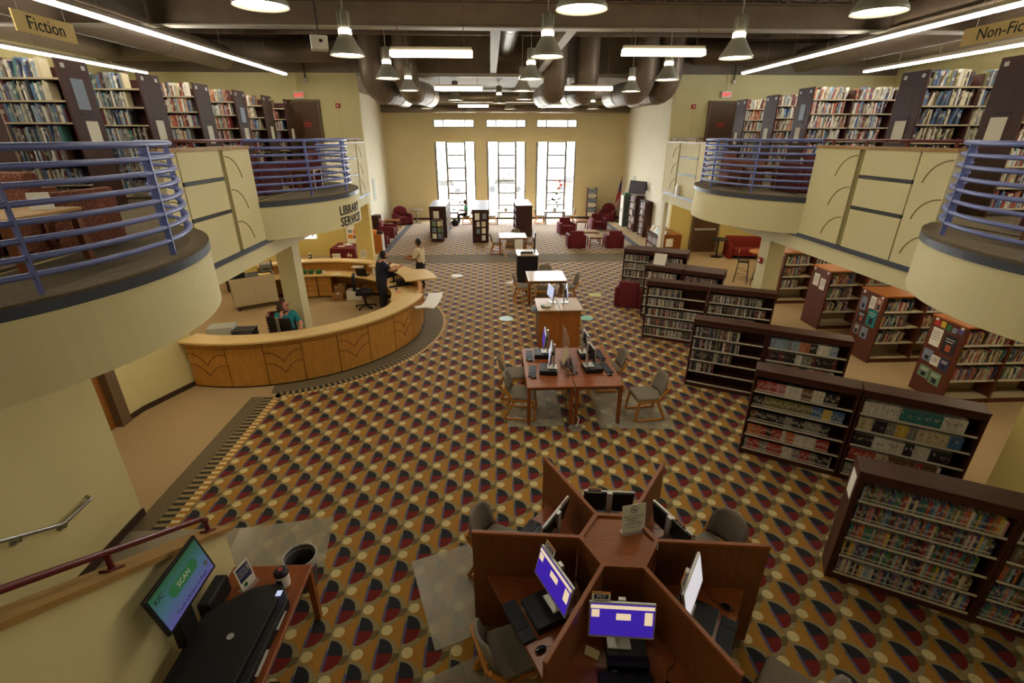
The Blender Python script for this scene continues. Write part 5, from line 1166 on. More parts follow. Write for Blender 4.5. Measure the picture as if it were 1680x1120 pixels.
MB().obox((-.1, -.02, -.36), .09, .17, .56).build('neck', 'scanner_black', t)
t = thing('table_sign', 'white and navy sanitizing wipes sign in an acrylic stand on the scanner table', 'sign', (-2.43, 3.5, .741), A(72))
R = Matrix.Rotation(A(-10), 4, 'X'); MB().box(-.085, .085, -.002, .002, .005, .27).xf(R).build('sheet', 'paper', t); MB().box(-.07, .07, -.0035, -.0022, .09, .25).xf(R).build('print_panel', 'navy_ink', t)
for i, s_ in enumerate(('SANITIZING', 'WIPES FOR', 'COMPUTERS')): text(s_, .021, 'paper', t, R @ face((-.012, -.0038, .21 - i * .03)), ext=.0003)
MB().bar((.055, -.004, .235), (.055, -.004, .16), .008, .002).xf(R).build('arrow_shaft', 'paper', t); MB().box(-.05, -.01, -.0035, -.0022, .03, .07).xf(R).build('print_spot', 'green', t); MB().box(-.09, .09, -.05, .06, 0, .006).build('base', 'acrylic', t)
t = thing('wipes_tub', 'white tub of wipes with a dark purple lid on the scanner table', 'tub', (-2.1, 3.5, .741)); MB().lathe([(.06, 0), (.064, .02), (.064, .14), (.06, .145)], 24).build('tub', 'white', t, smooth=False); MB().lathe([(.068, .145), (.068, .175), (.05, .195), (.0, .2)], 24, caps=False).build('lid', M('lid_purple', '241a30', .4) and 'lid_purple', t); MB().lathe([(.022, .199), (.022, .204)], 14).build('lid_seal', M('seal_red', 'b04a48', .5) and 'seal_red', t); MB().box(-.03, .02, -.0655, -.06, .09, .115).build('label', 'lid_purple', t)
t = thing('waste_bin', 'grey waste bin with a clear liner behind the scanner table', 'bin', (-2.22, 4.12, 0)); MB().lathe([(.13, 0), (.17, .45), (.175, .45), (.165, .44), (.125, .03)], 20, caps=False).build('body', M('bin_grey', '4a4a4c', .6) and 'bin_grey', t); MB().lathe([(.18, .36), (.185, .46), (.172, .465), (.16, .4)], 20, caps=False).build('liner', 'liner', t); MB().lathe([(.125, .02), (.125, .03)], 16).build('bottom', 'bin_grey', t)
t = thing('adapter_box', 'small white adapter with a green light on the scanner table', 'adapter', (-2.62, 2.22, .741), .5); MB().box(-.09, .09, -.055, .055, 0, .045).build('housing', 'white', t, bevel=.008); MB().box(.04, .055, -.03, -.02, .045, .048).build('led', M('led', '80d040', .5, emit=2.) and 'led', t); MB().tube([(-.02, .055, .02), (-.05, .15, .01), (.05, .3, .01)], .006, 6).build('cord', 'white', t)
t = thing('card_reader', 'black payment reader at the end of the scanner table', 'card reader', (-2.45, 2.02, .741)); MB().box(-.08, .08, -.06, .06, 0, .09).build('body', 'scanner_black', t, bevel=.01); MB().box(-.05, .05, -.04, .04, .09, .1).build('keypad', 'key', t)
t = thing('paper_bin', 'black waste basket under the scanner table', 'bin', (-1.98, 2.62, 0)); MB().lathe([(.13, 0), (.18, .38), (.17, .38), (.12, .02)], 18, caps=False).build('body', 'black', t); MB().lathe([(.12, .01), (.12, .02)], 16).build('bottom', 'black', t)
mat(-2.75, 4.7, 1.2, .85, 8, 'clear plastic mat lying past the end of the stair wall')
# ================================================================ SERVICE DESK
t = thing('service_desk', 'round oak service desk with leaf-arc panels and pale counter', 'desk', (*DC, 0)); O0 = (0, 0)
MB().ring(O0, 3.06, 3.52, -106, -6, 1.0, 1.05, 60).build('counter', 'oak_light', t, bevel=.01)
MB().prism([(x, y) for x, y, z in arc(O0, 3.9, 17, 34, 8)] + [(x, y) for x, y, z in arc(O0, 3.62, 36, 62, 12)] + [(x, y) for x, y, z in arc(O0, 2.98, 62, 17, 20)], 1.0, 1.05).build('counter', 'oak_light', t, bevel=.01)
MB().ring(O0, 3.1, 3.5, 62.2, 128, 1.05, 1.1, 34).build('counter', 'oak_light', t, bevel=.01)
MB().ring(O0, 3.56, 3.95, -14, 5, .82, .85, 16).build('low_shelf', 'white', t, bevel=.01)
MB().ring(O0, 2.62, 3.3, -104, -1, .74, .77, 50).build('worktop', 'oak_light', t); MB().ring(O0, 2.55, 3.3, -.8, 128, .74, .77, 50).build('worktop', 'oak_light', t)
edges = [-105.5, -91.5, -79.3, -67.2, -55, -42.8, -30, -17, -6]
MB().ring(O0, 3.3, 3.38, -105.5, 20, .06, .995, 50).build('carcass', 'oak', t)
MB().ring(O0, 3.3, 3.38, 20.2, 128, .06, 1.0, 50).build('carcass', 'oak', t); MB().ring(O0, 3.2, 3.4, -105.5, 128, 0, .06, 70).build('plinth', 'base_dark', t)
for i in range(8):
    a, b = edges[i], edges[i + 1]
    MB().ring(O0, 3.38, 3.42, a + .15, b - .15, .04, .88, 8).build('front_panel', 'oak', t); MB().ring(O0, 3.38, 3.42, a + .15, b - .15, .895, .995, 8).build('frieze_panel', 'oak', t)
    if i % 2 == 0:
        c = (a + b) / 2; hw = (b - a) / 2
        for z0 in (.66, .42):
            for s in (-1, 1):
                pts = []
                for k in range(10):
                    u = k / 9; ang = c + s * hw * .97 * u; z = z0 - .14 + .24 * math.sin(min(1, u * 1.15) * PI / 2) ** .8 - .03 * max(0, u - .85) * 4
                    pts.append((3.423 * math.cos(A(ang)), 3.423 * math.sin(A(ang)), z))
                MB().tube(pts, .006, 5).build('leaf_arc', 'base_dark', t)
for a0 in (10, 22, 34, 46): MB().ring(O0, 3.38, 3.42, a0 + .2, a0 + 11.8, .04, .98, 6).build('front_panel', 'oak', t)
# back drawers
for j, a0 in enumerate((91.5, 101)):
    c = A(a0); R = T(2.98 * math.cos(c), 2.98 * math.sin(c), c + PI / 2)       # local +y points inwards
    u = MB().box(-.21, .21, -.3, .28, .04, .738).xf(R).build('drawer_unit', 'oak', t)
    for k in range(4):
        dr = MB().box(-.19, .19, .281, .3, .06 + k * .17, .215 + k * .17).xf(R).build('drawer', 'oak', u); MB().tube([R @ Vector((-.05, .315, .14 + k * .17)), R @ Vector((.05, .315, .14 + k * .17))], .008, 6).build('drawer_pull', 'silver', u)
MB().box(-1.2, -.75, 2.35, 2.8, .0, .738).build('end_cabinet', 'oak', t)
MB().box(-1.3, -.7, 2.25, 2.95, .7405, .77).build('side_worktop', 'oak_light', t, bevel=.02)
D0 = Vector((*DC, 0))
def dp(r, a, z): return (DC[0] + r * math.cos(A(a)), DC[1] + r * math.sin(A(a)), z)
# things on and round the desk
monitor(-4.52, 9.74, .85, 176, 'monitor with its back to the hall before the woman in teal', 'screen_blue', .5, .3, bezel='black', post='grey_metal')
monitor(*dp(2.88, 38, .771), -125, 'lit monitor between the staff member and the patron', 'screen_white', .46, .32, post='black', bezel='black')
keyboard(*dp(2.8, 26, .771), -150, 'black keyboard before the lit desk monitor'); mouse(*dp(2.72, 20, .771), -150, 'black mouse beside the desk keyboard')
o = MB().box(-.07, .07, -.04, .04, 0, .005).build('sticky_note', M('coral', 'e8603c', .7) and 'coral', None, dp(2.75, 14, .771), .3); tag(o, 'coral sticky note on the worktop near the keyboard', 'note')
t = thing('receipt_printer', 'black receipt printer and cables beside the lit desk monitor', 'printer', dp(3.0, 27, .771), .6); MB().box(-.16, .16, -.12, .12, 0, .2).build('body', 'black', t, bevel=.02); MB().box(-.1, .1, -.13, -.12, .1, .13).build('slot', 'key', t); MB().tube([(.1, -.12, .05), (.25, -.25, .02), (.35, -.1, .02), (.5, -.2, .02)], .012, 6).build('cable', 'black', t)
t = thing('desk_phone', 'black desk phone near the staff member in navy', 'phone', dp(2.8, 48, .771), .4); MB().box(-.1, .1, -.1, .1, 0, .05).build('base', 'black', t, bevel=.01); MB().tube([(-.07, -.09, .08), (-.08, 0, .1), (-.07, .09, .08)], .022, 8).build('handset', 'black_gloss', t); MB().tube([(-.07, -.09, .08), (-.2, -.2, .02), (-.05, -.25, .02)], .006, 5).build('cord', 'black', t)
t = thing('laptop', 'black open laptop on the back worktop of the service desk', 'laptop', (-4.05, 14.95, .771), A(170)); MB().box(-.17, .17, -.12, .12, 0, .018).build('base', 'black', t); MB().box(-.17, .17, 0, .012, 0, .24).xf(Matrix.Translation((0, .12, .018)) @ Matrix.Rotation(-.25, 4, 'X')).build('lid', 'black', t); MB().box(-.14, .14, -.07, .09, .018, .02).build('keys', 'key', t)
t = thing('sanitizer_bottle', 'white pump bottle on the back worktop by the staff member', 'bottle', (-3.72, 14.98, .771)); MB().lathe([(.05, 0), (.055, .02), (.055, .18), (.02, .22), (.02, .25)], 14).build('bottle', 'white', t, smooth=True); MB().box(-.05, .02, -.012, .012, .25, .28).build('pump', 'white', t)
for k, (x, lab) in enumerate(((-5.98, 'first green bowl in the row on the back worktop, by the column'), (-5.76, 'middle green bowl in the row on the back worktop'), (-5.52, 'last green bowl in the row, beside the white cup'))):
    o = MB().lathe([(.06, 0), (.1, .1), (.105, .1), (.095, .09), (.055, .01)], 18, caps=False).lathe([(.055, .005), (.055, .01)], 14).build('green_bowl', 'green_bowl', None, (x, 15.2, .771), smooth=True); tag(o, lab, 'bowl')
o = MB().lathe([(.035, 0), (.04, .09), (.035, .09), (.03, .01)], 14, caps=False).lathe([(.03, .004), (.03, .01)], 12).build('paper_cup', 'white', None, (-5.36, 15.2, .771)); tag(o, 'white paper cup beside the green bowls', 'cup')
o = MB().box(-.13, .13, -.09, .09, 0, .012).build('paper_stack', 'paper', None, (-4.95, 15.1, .771), .2); tag(o, 'loose papers on the back worktop of the service desk', 'papers')
t = thing('paper_tray', 'clear tray standing on the back worktop next to the laptop', 'tray', (-4.3, 15.3, .771)); MB().box(-.18, .18, -.12, .12, .18, .2).build('tray', 'white', t); 
for s in (-1, 1): MB().box(s * .16 - .01, s * .16 + .01, -.1, .1, 0, .18).build('support', 'acrylic', t)
t = thing('ask_us_sign', 'white Ask Us sign standing on the back counter', 'sign', (-5.1, 15.85, 1.101)); MB().box(-.13, .13, -.01, .01, 0, .16).build('plate', 'paper', t); text('Ask Us', .075, 'ink', t, face((0, -.012, .085)), ext=.0005)
t = thing('counter_notice', 'tall white notice in a stand on the back counter', 'sign', (-4.22, 15.85, 1.101)); MB().box(-.1, .1, -.004, .004, 0, .28).build('sheet', 'paper', t); MB().box(-.1, .1, -.05, .05, 0, .006).build('base', 'acrylic', t)
for k in range(4): MB().box(-.07, .07, -.0055, -.0042, .07 + k * .045, .085 + k * .045).build('print_line', 'grey_metal', t)
t = thing('brochure_box', 'clear brochure holder at the bend of the back counter', 'holder', (-3.68, 15.6, 1.101), -.5); MB().box(-.15, .15, -.08, .08, 0, .01).build('base', 'acrylic', t); MB().box(-.14, -.02, -.03, .03, .01, .16).build('brochure', 'paper', t); MB().box(.02, .14, -.03, .03, .01, .15).build('brochure', 'green_print', t)
t = thing('figurine', 'small black and white penguin figure on the back counter', 'figurine', (-5.95, 15.85, 1.101)); MB().lathe([(.03, 0), (.045, .04), (.04, .12), (.02, .16)], 12).build('body', 'ink', t, smooth=True); MB().ball((0, 0, .18), .03).build('head', 'white', t, smooth=True); MB().ball((0, -.022, .08), (.028, .025, .05)).build('belly', 'white', t, smooth=True)
t = thing('paper_tray_black', 'black letter tray with grey sheets on the counter by the stairs end', 'tray', (-5.3, 9.75, .771), .1); MB().box(-.22, .22, -.16, .16, .12, .14).build('tray', 'black', t); MB().box(-.22, .22, -.16, .16, .24, .26).build('tray', 'black', t)
for sx in (-1, 1): MB().box(sx * .2 - .01, sx * .2 + .01, -.15, .15, 0, .24).build('support', 'black', t)
o = MB().box(-.25, .25, -.18, .18, 0, .3).build('document_pile', 'pale_print2', None, (-5.82, 9.85, .771), .2); tag(o, 'pile of pale folders beside the black letter tray', 'folders')
o = MB().box(-.16, .16, -.1, .1, 0, .01).build('leaflet', 'paper', None, dp(3.6, -14, .851), .4); tag(o, 'printed leaflet on the white low shelf of the service desk', 'leaflet')
def box_(x, y, w, d, h, rz, m, lab, cat='box', name='cardboard_box', z=0.):
    t = thing(name, lab, cat, (x, y, z), rz); MB().box(-w / 2, w / 2, -d / 2, d / 2, 0, h).build('carton', m, t); MB().box(-.03, .03, -d / 2 - .001, d / 2 + .001, h, h + .002).build('tape', 'paper', t); return t
box_(-4.9, 14.85, .32, .28, .22, .1, 'cardboard', 'brown cardboard box on the floor under the back worktop'); box_(-4.9, 15.2, .34, .3, .4, 0, 'cardboard', 'larger brown box standing behind the small brown box'); box_(-4.38, 14.95, .48, .35, .3, 0, 'white', 'white carton under the back worktop', name='white_carton')
# column baskets, cart
for k in range(9):
    t = thing('shopping_basket', 'maroon plastic basket, %s of the stack beside the column' % ('topmost' if k == 8 else 'bottom' if k == 0 else 'one inside the middle'), 'basket', (-5.2, 11.2, k * .075), .25, 'stacked maroon baskets')
    m = MB()
    for s in (-1, 1): m.box(-.21, .21, min(s * .15, s * .16), max(s * .15, s * .16), .0, .25, top=(-.03, 0)); m.box(min(s * .2, s * .21), max(s * .2, s * .21), -.15, .15, .0, .25)
    m.box(-.21, .21, -.15, .15, 0, .012); m.build('tub', 'basket', t); MB().tube([(-.25, -.19, .25), (.25, -.19, .25), (.25, .19, .25), (-.25, .19, .25)], .014, 6, closed=True).build('rim', 'basket', t)
t = thing('media_cart', 'beige steel rolling cart with double doors and a black top', 'cart', (-7.25, 14.35, 0), A(32))
MB().box(-.6, .6, -.32, .32, .14, .98).build('body', 'cart', t, bevel=.01); MB().box(-.57, .57, -.29, .29, .981, .99).build('top_mat', 'black', t)
for s in (-1, 1): MB().box(min(s * .005, s * .57), max(s * .005, s * .57), -.335, -.321, .18, .86).build('door', 'cart', t); MB().box(min(s * .59, s * .61), max(s * .59, s * .61), -.32, .32, .98, 1.06).build('rail', 'cart', t)
MB().box(.02, .05, -.345, -.335, .5, .56).build('door_handle', 'silver', t)
for sx in (-1, 1):
    for sy in (-1, 1): MB().tube([(sx * .5 - .02, sy * .24, .06), (sx * .5 + .02, sy * .24, .06)], .06, 14).build('caster', 'black', t); MB().box(sx * .5 - .03, sx * .5 + .03, sy * .24 - .03, sy * .24 + .03, .06, .14).build('caster_fork', 'grey_metal', t)
MB().box(-.612, -.61, -.15, .05, .6, .85).build('notice', 'pink_print', t)
t = thing('label_printer', 'black and grey printer standing on the beige cart', 'printer', (-6.95, 14.75, .992), .5); MB().box(-.16, .16, -.15, .15, 0, .25).build('body', 'grey_metal', t, bevel=.02); MB().box(.161, .19, -.14, .14, .0, .3).build('side_cover', 'black', t); MB().box(-.1, .1, -.16, -.15, .08, .12).build('slot', 'ink', t)
o = MB().box(-.17, .17, -.12, .12, 0, .01).build('yellow_folder', 'sign_gold', None, (-6.85, 14.4, .992), .55); tag(o, 'yellow folder on the beige cart', 'folder')
t = thing('book_tray', 'black open tray on the end of the beige cart', 'tray', (-7.55, 14.15, .992), .55); MB().box(-.2, .2, -.16, .16, 0, .012).build('bottom', 'black', t)
for s in (-1, 1): MB().box(-.2, .2, min(s * .15, s * .16), max(s * .15, s * .16), .012, .12).build('wall', 'black', t); MB().box(min(s * .19, s * .2), max(s * .19, s * .2), -.15, .15, .012, .12).build('wall', 'black', t)
t = thing('speaker_cabinet', 'black rolling case on the floor beyond the cart', 'case', (-8.6, 15.9, 0), .3); MB().box(-.22, .22, -.2, .2, .04, .75).build('body', 'black', t, bevel=.03); MB().box(-.18, .18, -.21, -.2, .1, .65).build('grille', 'key', t); MB().box(-.2, .2, -.2, .2, .75, .77).build('top', 'grey_metal', t)
def office_chair(x, y, rz, lab):
    t = thing('office_chair', lab, 'chair', (x, y, 0), A(rz))
    for k in range(5): a = k * 2 * PI / 5; MB().bar((0, 0, .09), (.3 * math.cos(a), .3 * math.sin(a), .06), .05, .03).build('base_arm', 'black', t); MB().ball((.3 * math.cos(a), .3 * math.sin(a), .03), .03).build('caster', 'black', t)
    MB().tube([(0, 0, .09), (0, 0, .44)], .03, 10).build('gas_lift', 'black', t); MB().box(-.25, .25, -.25, .25, .44, .53).build('seat', 'black_matte', t, bevel=.04, seg=3, smooth=True); MB().box(-.23, .23, .22, .3, .58, 1.05, top=(.03, .0)).build('backrest', 'black_matte', t, bevel=.035, seg=3, smooth=True); MB().bar((0, .1, .47), (0, .28, .62), .06, .03).build('back_bar', 'black', t)
    for s in (-1, 1): MB().tube([(s * .25, .1, .5), (s * .29, .1, .68), (s * .29, -.15, .7)], .02, 8).build('armrest', 'black', t)
office_chair(-3.85, 14.05, 100, 'black office chair behind the standing staff member'); office_chair(-4.66, 10.36, 28, 'dark office chair holding the woman in teal')
# table with maroon cloth, poster
t = thing('display_table', 'table under a maroon cloth printed FARGO LIBRARY behind the desk', 'table', (-5.85, 19.6, 0)); 
for sx in (-1, 1):
    for sy in (-1, 1): MB().box(sx * .42 - .02, sx * .42 + .02, sy * .5 - .02, sy * .5 + .02, 0, .72).build('leg', 'grey_metal', t)
MB().box(-.48, .48, -.6, .6, .72, .74).build('table_top', 'oak', t)
c = MB().box(-.52, .52, -.64, .64, .02, .755, top=(.03, .03)).build('tablecloth', 'cloth_maroon', t); text('FARGO', .15, 'paper', c, face((.22, -.645, .3), 0, PI / 2 - .045), ext=.001, bold=.002); text('LIBRARY', .06, 'paper', c, face((.22, -.648, .2), 0, PI / 2 - .045), ext=.001)
m = MB(); m.add([(.2, -.632, .42), (.28, -.632, .5), (.24, -.628, .6), (.16, -.628, .5)], [(0, 1, 2, 3)]); m.add([(.28, -.632, .42), (.36, -.632, .46), (.34, -.628, .56), (.3, -.628, .5)], [(0, 1, 2, 3)]); m.build('leaf_emblem', 'paper', c)
for k, (x, y) in enumerate(((-6.0, 19.45), (-5.75, 19.65), (-5.9, 19.8))): o = MB().box(-.13, .13, -.09, .09, 0, .008).build('flyer_stack', 'paper', None, (x, y, .756 + .009 * k), .3 * k); tag(o, ('stack of flyers at the front of the maroon cloth', 'stack of flyers in the middle of the maroon cloth', 'stack of flyers at the back of the maroon cloth')[k], 'flyers')
t = thing('tabletop_poster', 'orange and blue poster standing on the maroon cloth', 'poster', (-5.65, 20.0, .756)); MB().box(-.25, .25, -.01, .01, 0, .62).xf(Matrix.Rotation(-.12, 4, 'X')).build('board', 'paper', t)
for a, b, c_, d_, mm in ((-.2, -.02, .42, .55, 'pale_print'), (.02, .22, .36, .56, 'coral'), (-.22, 0., .2, .36, 'orange'), (.02, .22, .2, .32, 'navy_ink')): MB().box(a, b, -.014, -.011, c_, d_).xf(Matrix.Rotation(-.12, 4, 'X')).build('print_block', mm, t)
# staff glass door with daylight, at the end of the corridor
wn = sempty('window_5'); MB().box(-8.75, -7.55, 21.12, 21.19, .75, 1.7).build('pane', M('daylight_pane', 'f4f6ff', .5, emit=1.1) and 'daylight_pane', wn); MB().box(-8.96, -8.9, 21.1, 21.2, .85, 2.25).build('frame', 'white', wn); MB().box(-7.7, -7.64, 21.1, 21.2, .85, 2.25).build('frame', 'white', wn)
struct(MB().box(-10.2, -7.2, 17.2, 17.35, 0, 1.2).build('wall_half', 'wall_yellow'))
# ================================================================ UPSTAIRS SEATING
M('patterned', '6b3a2c', .85)
def pat():
    m = MATS['patterned']; nt = m.node_tree; N = nt.nodes; b = N['Principled BSDF']; v = N.new('ShaderNodeTexVoronoi'); v.feature = 'DISTANCE_TO_EDGE'; v.inputs['Scale'].default_value = 30
    tc = N.new('ShaderNodeTexCoord'); nt.links.new(tc.outputs['Object'], v.inputs['Vector']); r = N.new('ShaderNodeValToRGB'); nt.links.new(v.outputs[0], r.inputs[0]); r.color_ramp.elements[0].position = .03; r.color_ramp.elements[1].position = .09
    r.color_ramp.elements[0].color = (*lin('8f6040'), 1); r.color_ramp.elements[1].color = (*lin('5a2a20'), 1); nt.links.new(r.outputs[0], b.inputs['Base Color'])
pat()
AP = armchair0('patterned', 'patterned_armchair'); used2 = []
armchair(-4.75, 5.55, 170, 'patterned brown armchair by the bay railing next to the fiction shelves', ZD, AP); armchair(-5.5, 4.9, 60, 'patterned brown armchair deeper in the railed bay', ZD, AP)
AD = armchair0('maroon_dk', 'dark_armchair')
armchair(-4.95, 3.55, 90, 'dark maroon seat pushed to the bay railing nearest the stairs', ZD, AD)
def wood_table(x, y, w, d, h, lab): 
    t = table(x - w / 2, x + w / 2, y - d / 2, y + d / 2, h, lab, 'oak_cap', 'cherry_v', .06, .05, None, 'bay_table'); t.location.z = ZD; return t
wood_table(-4.35, 4.55, .8, .8, .5, 'low wooden table behind the railing of the patterned armchair bay')
o = MB().profx([(-.05, 0), (.05, 0), (0, .15)], -.08, .08).build('table_card', 'paper', None, (-4.15, 4.75, ZD + .501), .4); tag(o, 'white tented card on the low table of the patterned armchair bay', 'card')
armchair(-5.0, 10.9, 180, 'dark maroon armchair with its back to the bay over the lettering', ZD, AD); armchair(-4.6, 12.6, -60, 'maroon armchair at the far curve of the bay over the lettering', ZD, AD)
wood_table(-4.2, 11.7, .6, .6, .45, 'small wooden table in the bay over the lettering')
armchair(6.9, 10.8, 180, 'dark maroon armchair with its back to the bay over the lounge', ZD, AD); armchair(6.2, 12.3, 80, 'brown armchair at the far curve of the bay over the lounge', ZD, AP)
wood_table(6.15, 11.4, .6, .6, .5, 'small wooden table in the bay over the lounge')
armchair(7.2, 5.6, 160, 'maroon armchair behind the railing of the bay next to the non-fiction sign', ZD, AD); 
t = wood_table(6.35, 4.9, .7, .7, .5, 'wooden table in the bay next to the non-fiction sign')
t = thing('bolster', 'round maroon bolster on the armchair of the bay next to the non-fiction sign', 'cushion', (7.15, 5.35, ZD + .86), A(-20)); MB().tube([(-.3, 0, 0), (.3, 0, 0)], .085, 16).build('roll', 'maroon', t, smooth=True)
o = MB().box(-.12, .12, -.09, .09, 0, .012).build('leaflet', 'paper', None, (6.3, 4.7, ZD + .501), .3); tag(o, 'white leaflet on the table of the bay next to the non-fiction sign', 'leaflet')
o = MB().box(-.1, .1, -.07, .07, 0, .01).build('leaflet', 'paper', None, (5.75, 4.75, ZD + .001), .3); tag(o, 'white leaflet on the floor of the bay next to the non-fiction sign', 'leaflet')
t = thing('bottle_box', 'white box standing on the base band below the right balustrade end', 'box', (6.31, 16.5, 2.981)); MB().box(-.1, 0, -.1, .1, 0, .3).build('carton', 'white', t); MB().box(-.08, -.02, -.08, .08, .3, .32).build('cap', 'silver', t)
t = thing('light_switch', 'grey switch plate on the yellow pier by the low bookcases', 'switch', (6.58, 4.4, 1.1)); MB().box(-.02, 0.02, -.06, .06, -.06, .06).build('plate', 'grey_metal', t); MB().box(-.03, -.02, -.02, .02, -.02, .02).build('toggle', 'silver', t)
# ================================================================ PEOPLE
def person(name, label, loc, rz, J, mats, arms, hair, legs=True, skirt=None, mask=None, look=0., glasses=False, hairlen=0, rad=1.0, short=.75, scale=1.):
    """mats = [skin, shirt, trousers, shoes, hair]; J joint positions, person faces -Y"""
    t = thing('person', label, 'person', loc, A(rz)); t.scale = (scale,) * 3
    names = list(J); idx = {n: i for i, n in enumerate(names)}
    ed = [('pelvis', 'spine'), ('spine', 'chest'), ('chest', 'neck'), ('neck', 'head0')]
    for s in 'LR': ed += [('chest', 'sh' + s), ('sh' + s, 'el' + s), ('el' + s, 'wr' + s), ('pelvis', 'hip' + s), ('hip' + s, 'kn' + s), ('kn' + s, 'an' + s), ('an' + s, 'to' + s)]
    R = dict(pelvis=.15, spine=.135, chest=.145, neck=.06, head0=.055, sh=.075, el=.048, wr=.032, hip=.105, kn=.065, an=.045, to=.038)
    me = bpy.data.meshes.new('body'); me.from_pydata([J[n] for n in names], [(idx[a], idx[b]) for a, b in ed], [])
    o = bpy.data.objects.new('body', me); C.objects.link(o)
    o.modifiers.new('skin', 'SKIN'); su = o.modifiers.new('sub', 'SUBSURF'); su.levels = 2
    for n in names:
        r = R.get(n) or R[n[:-1]]; d = me.skin_vertices[0].data[idx[n]]; d.radius = (r * rad, r * rad * (.8 if n in ('pelvis', 'spine', 'chest') else 1)); d.use_root = n == 'pelvis'
    dg = bpy.context.evaluated_depsgraph_get(); ev = bpy.data.meshes.new_from_object(o.evaluated_get(dg)); bpy.data.objects.remove(o)
    mb = MB(); vs = [v.co.copy() for v in ev.vertices]
    def seg(p, a, b):
        ab = b - a; k = max(0, min(1, (p - a).dot(ab) / ab.length_squared)); return (p - a - ab * k).length, k
    bones = [(Vector(J[a]), Vector(J[b]), a, b) for a, b in ed]
    mb.v = [tuple(v) for v in vs]
    for p in ev.polygons:
        mb.f.append(tuple(p.vertices)); best = min(((seg(p.center, a, b), na, nb) for a, b, na, nb in bones), key=lambda q: q[0][0]); (dd, k), na, nb = best
        m = 1
        if nb[:2] in ('wr',) or nb == 'head0' or (na == 'chest' and nb == 'neck' and k > .75): m = 0
        elif nb[:2] == 'el': m = 1 if k < short else 0
        elif nb[:2] in ('kn', 'an') or nb[:3] == 'hip' : m = 2
        elif nb[:2] == 'to': m = 3
        elif na == 'pelvis' and nb == 'spine': m = 2 if k < .02 else 1
        mb.m.append(m)
    # head
    hc = Vector(J['head0']) + Vector((0, -.015, .1)); Rh = Matrix.Rotation(A(look), 3, 'Z')
    def hf(q):
        z = q.z / .118
        k = 1 - .22 * max(0, -z) ** 1.5
        q = Vector((q.x * k, q.y * k, q.z))
        if q.y < 0: q.y -= .012 * math.exp(-((z + .85) / .25) ** 2)
        if q.y < -.05 and abs(q.x) < .02 and -.45 < z < .2: q.y -= .018 * (1 - abs(q.x) / .02) * (1 - abs(z + .15) / .5)
        return Rh @ q
    mb.ball(hc, (.076, .095, .118), 20, 16, 0, hf)
    for s in (-1, 1):
        mb.ball(hc + Rh @ Vector((s * .076, .01, -.01)), (.012, .02, .03), 8, 6, 0); mb.ball(hc + Rh @ Vector((s * .03, -.084, .012)), (.012, .008, .008), 8, 6, 5)
        mb.obox(hc + Rh @ Vector((s * .03, -.088, .034)), .03, .008, .006, Rh, 4)
    mb.obox(hc + Rh @ Vector((0, -.088, -.055)), .038, .01, .009, Rh, 6)
    # hands: palm, four fingers, thumb
    for s in 'LR':
        w = Vector(J['wr' + s]); e = Vector(J['el' + s]); d = (w - e).normalized(); hd = arms.get(s, {}); d = Vector(hd.get('dir', d)).normalized(); n = Vector(hd.get('palm', (0, 0, -1))); n = (n - d * n.dot(d)).normalized(); x = d.cross(n)
        base = w; mb.tube([base - d * .01, base + d * .03, base + d * .085], [.026, .036, .034], 8, 0)
        for k, L in enumerate((.065, .075, .07, .055)):
            p = base + d * .08 + x * (-.027 + .018 * k); cu = hd.get('curl', .5)
            p1 = p + (d + n * cu * .4).normalized() * L * .5; p2 = p1 + (d + n * cu * 1.4).normalized() * L * .5
            mb.tube([p, p1, p2], [.0095, .009, .007], 6, 0)
        sx = -1 if s == 'R' else 1
        p = base + d * .03 + x * sx * -.032; p1 = p + (d * .6 + x * sx * -.8).normalized() * .035; mb.tube([p, p1, p1 + (d + n * .4).normalized() * .03], [.012, .011, .008], 6, 0)
    body = mb.build('body', [mats[0], mats[1], mats[2], mats[3], mats[4], 'eye', 'lip'], t, smooth=True)
    # hair cap (and length) as its own shell
    hm = MB(); vs = []; n, k = 18, 10
    def hair_f(q):
        z = q.z / .128
        if q.y < -.03 and z < .45: q.y = max(q.y, -.03 - .0); q.x *= 1.0
        return Rh @ q
    hm.ball(hc + Vector((0, 0, .012)) + Rh @ Vector((0, .016, 0)), (.088, .098, .122), n, k, 0, hair_f)
    if hairlen:
        hm.tube([hc + Rh @ Vector((0, .05, .02)), hc + Rh @ Vector((0, .085, -.08)), hc + Rh @ Vector((0, .085, -.08 - hairlen))], [.085, .095, .05], 12)
        for s in (-1, 1): hm.tube([hc + Rh @ Vector((s * .07, .01, .05)), hc + Rh @ Vector((s * .088, .01, -.06)), hc + Rh @ Vector((s * .075, -.02, -.06 - hairlen * .8))], [.035, .038, .02], 8)
    hm.build('hair', hair, t, smooth=True)
    if mask: m = MB(); m.ball(hc + Rh @ Vector((0, -.055, -.05)), (.062, .055, .045), 12, 8); m.build('face_mask', mask, t, smooth=True)
    if glasses:
        g_ = MB()
        for s in (-1, 1): g_.tube([hc + Rh @ Vector((s * .032 + .022 * math.cos(i * PI / 6), -.099, .012 + .018 * math.sin(i * PI / 6))) for i in range(12)], .003, 5, closed=True); g_.tube([hc + Rh @ Vector((s * .055, -.097, .015)), hc + Rh @ Vector((s * .08, .0, .015))], .003, 5)
        g_.build('glasses', 'ink', t)
    # collar and hem as clothing trim
    nk = Vector(J['neck']); MB().tube([nk + Vector((.066 * math.cos(i * PI / 8), .066 * math.sin(i * PI / 8), -.03 - .012 * math.sin(i * PI / 8) * -1)) for i in range(16)], .01, 6, closed=True).build('collar', mats[1], t, smooth=True)
    return t
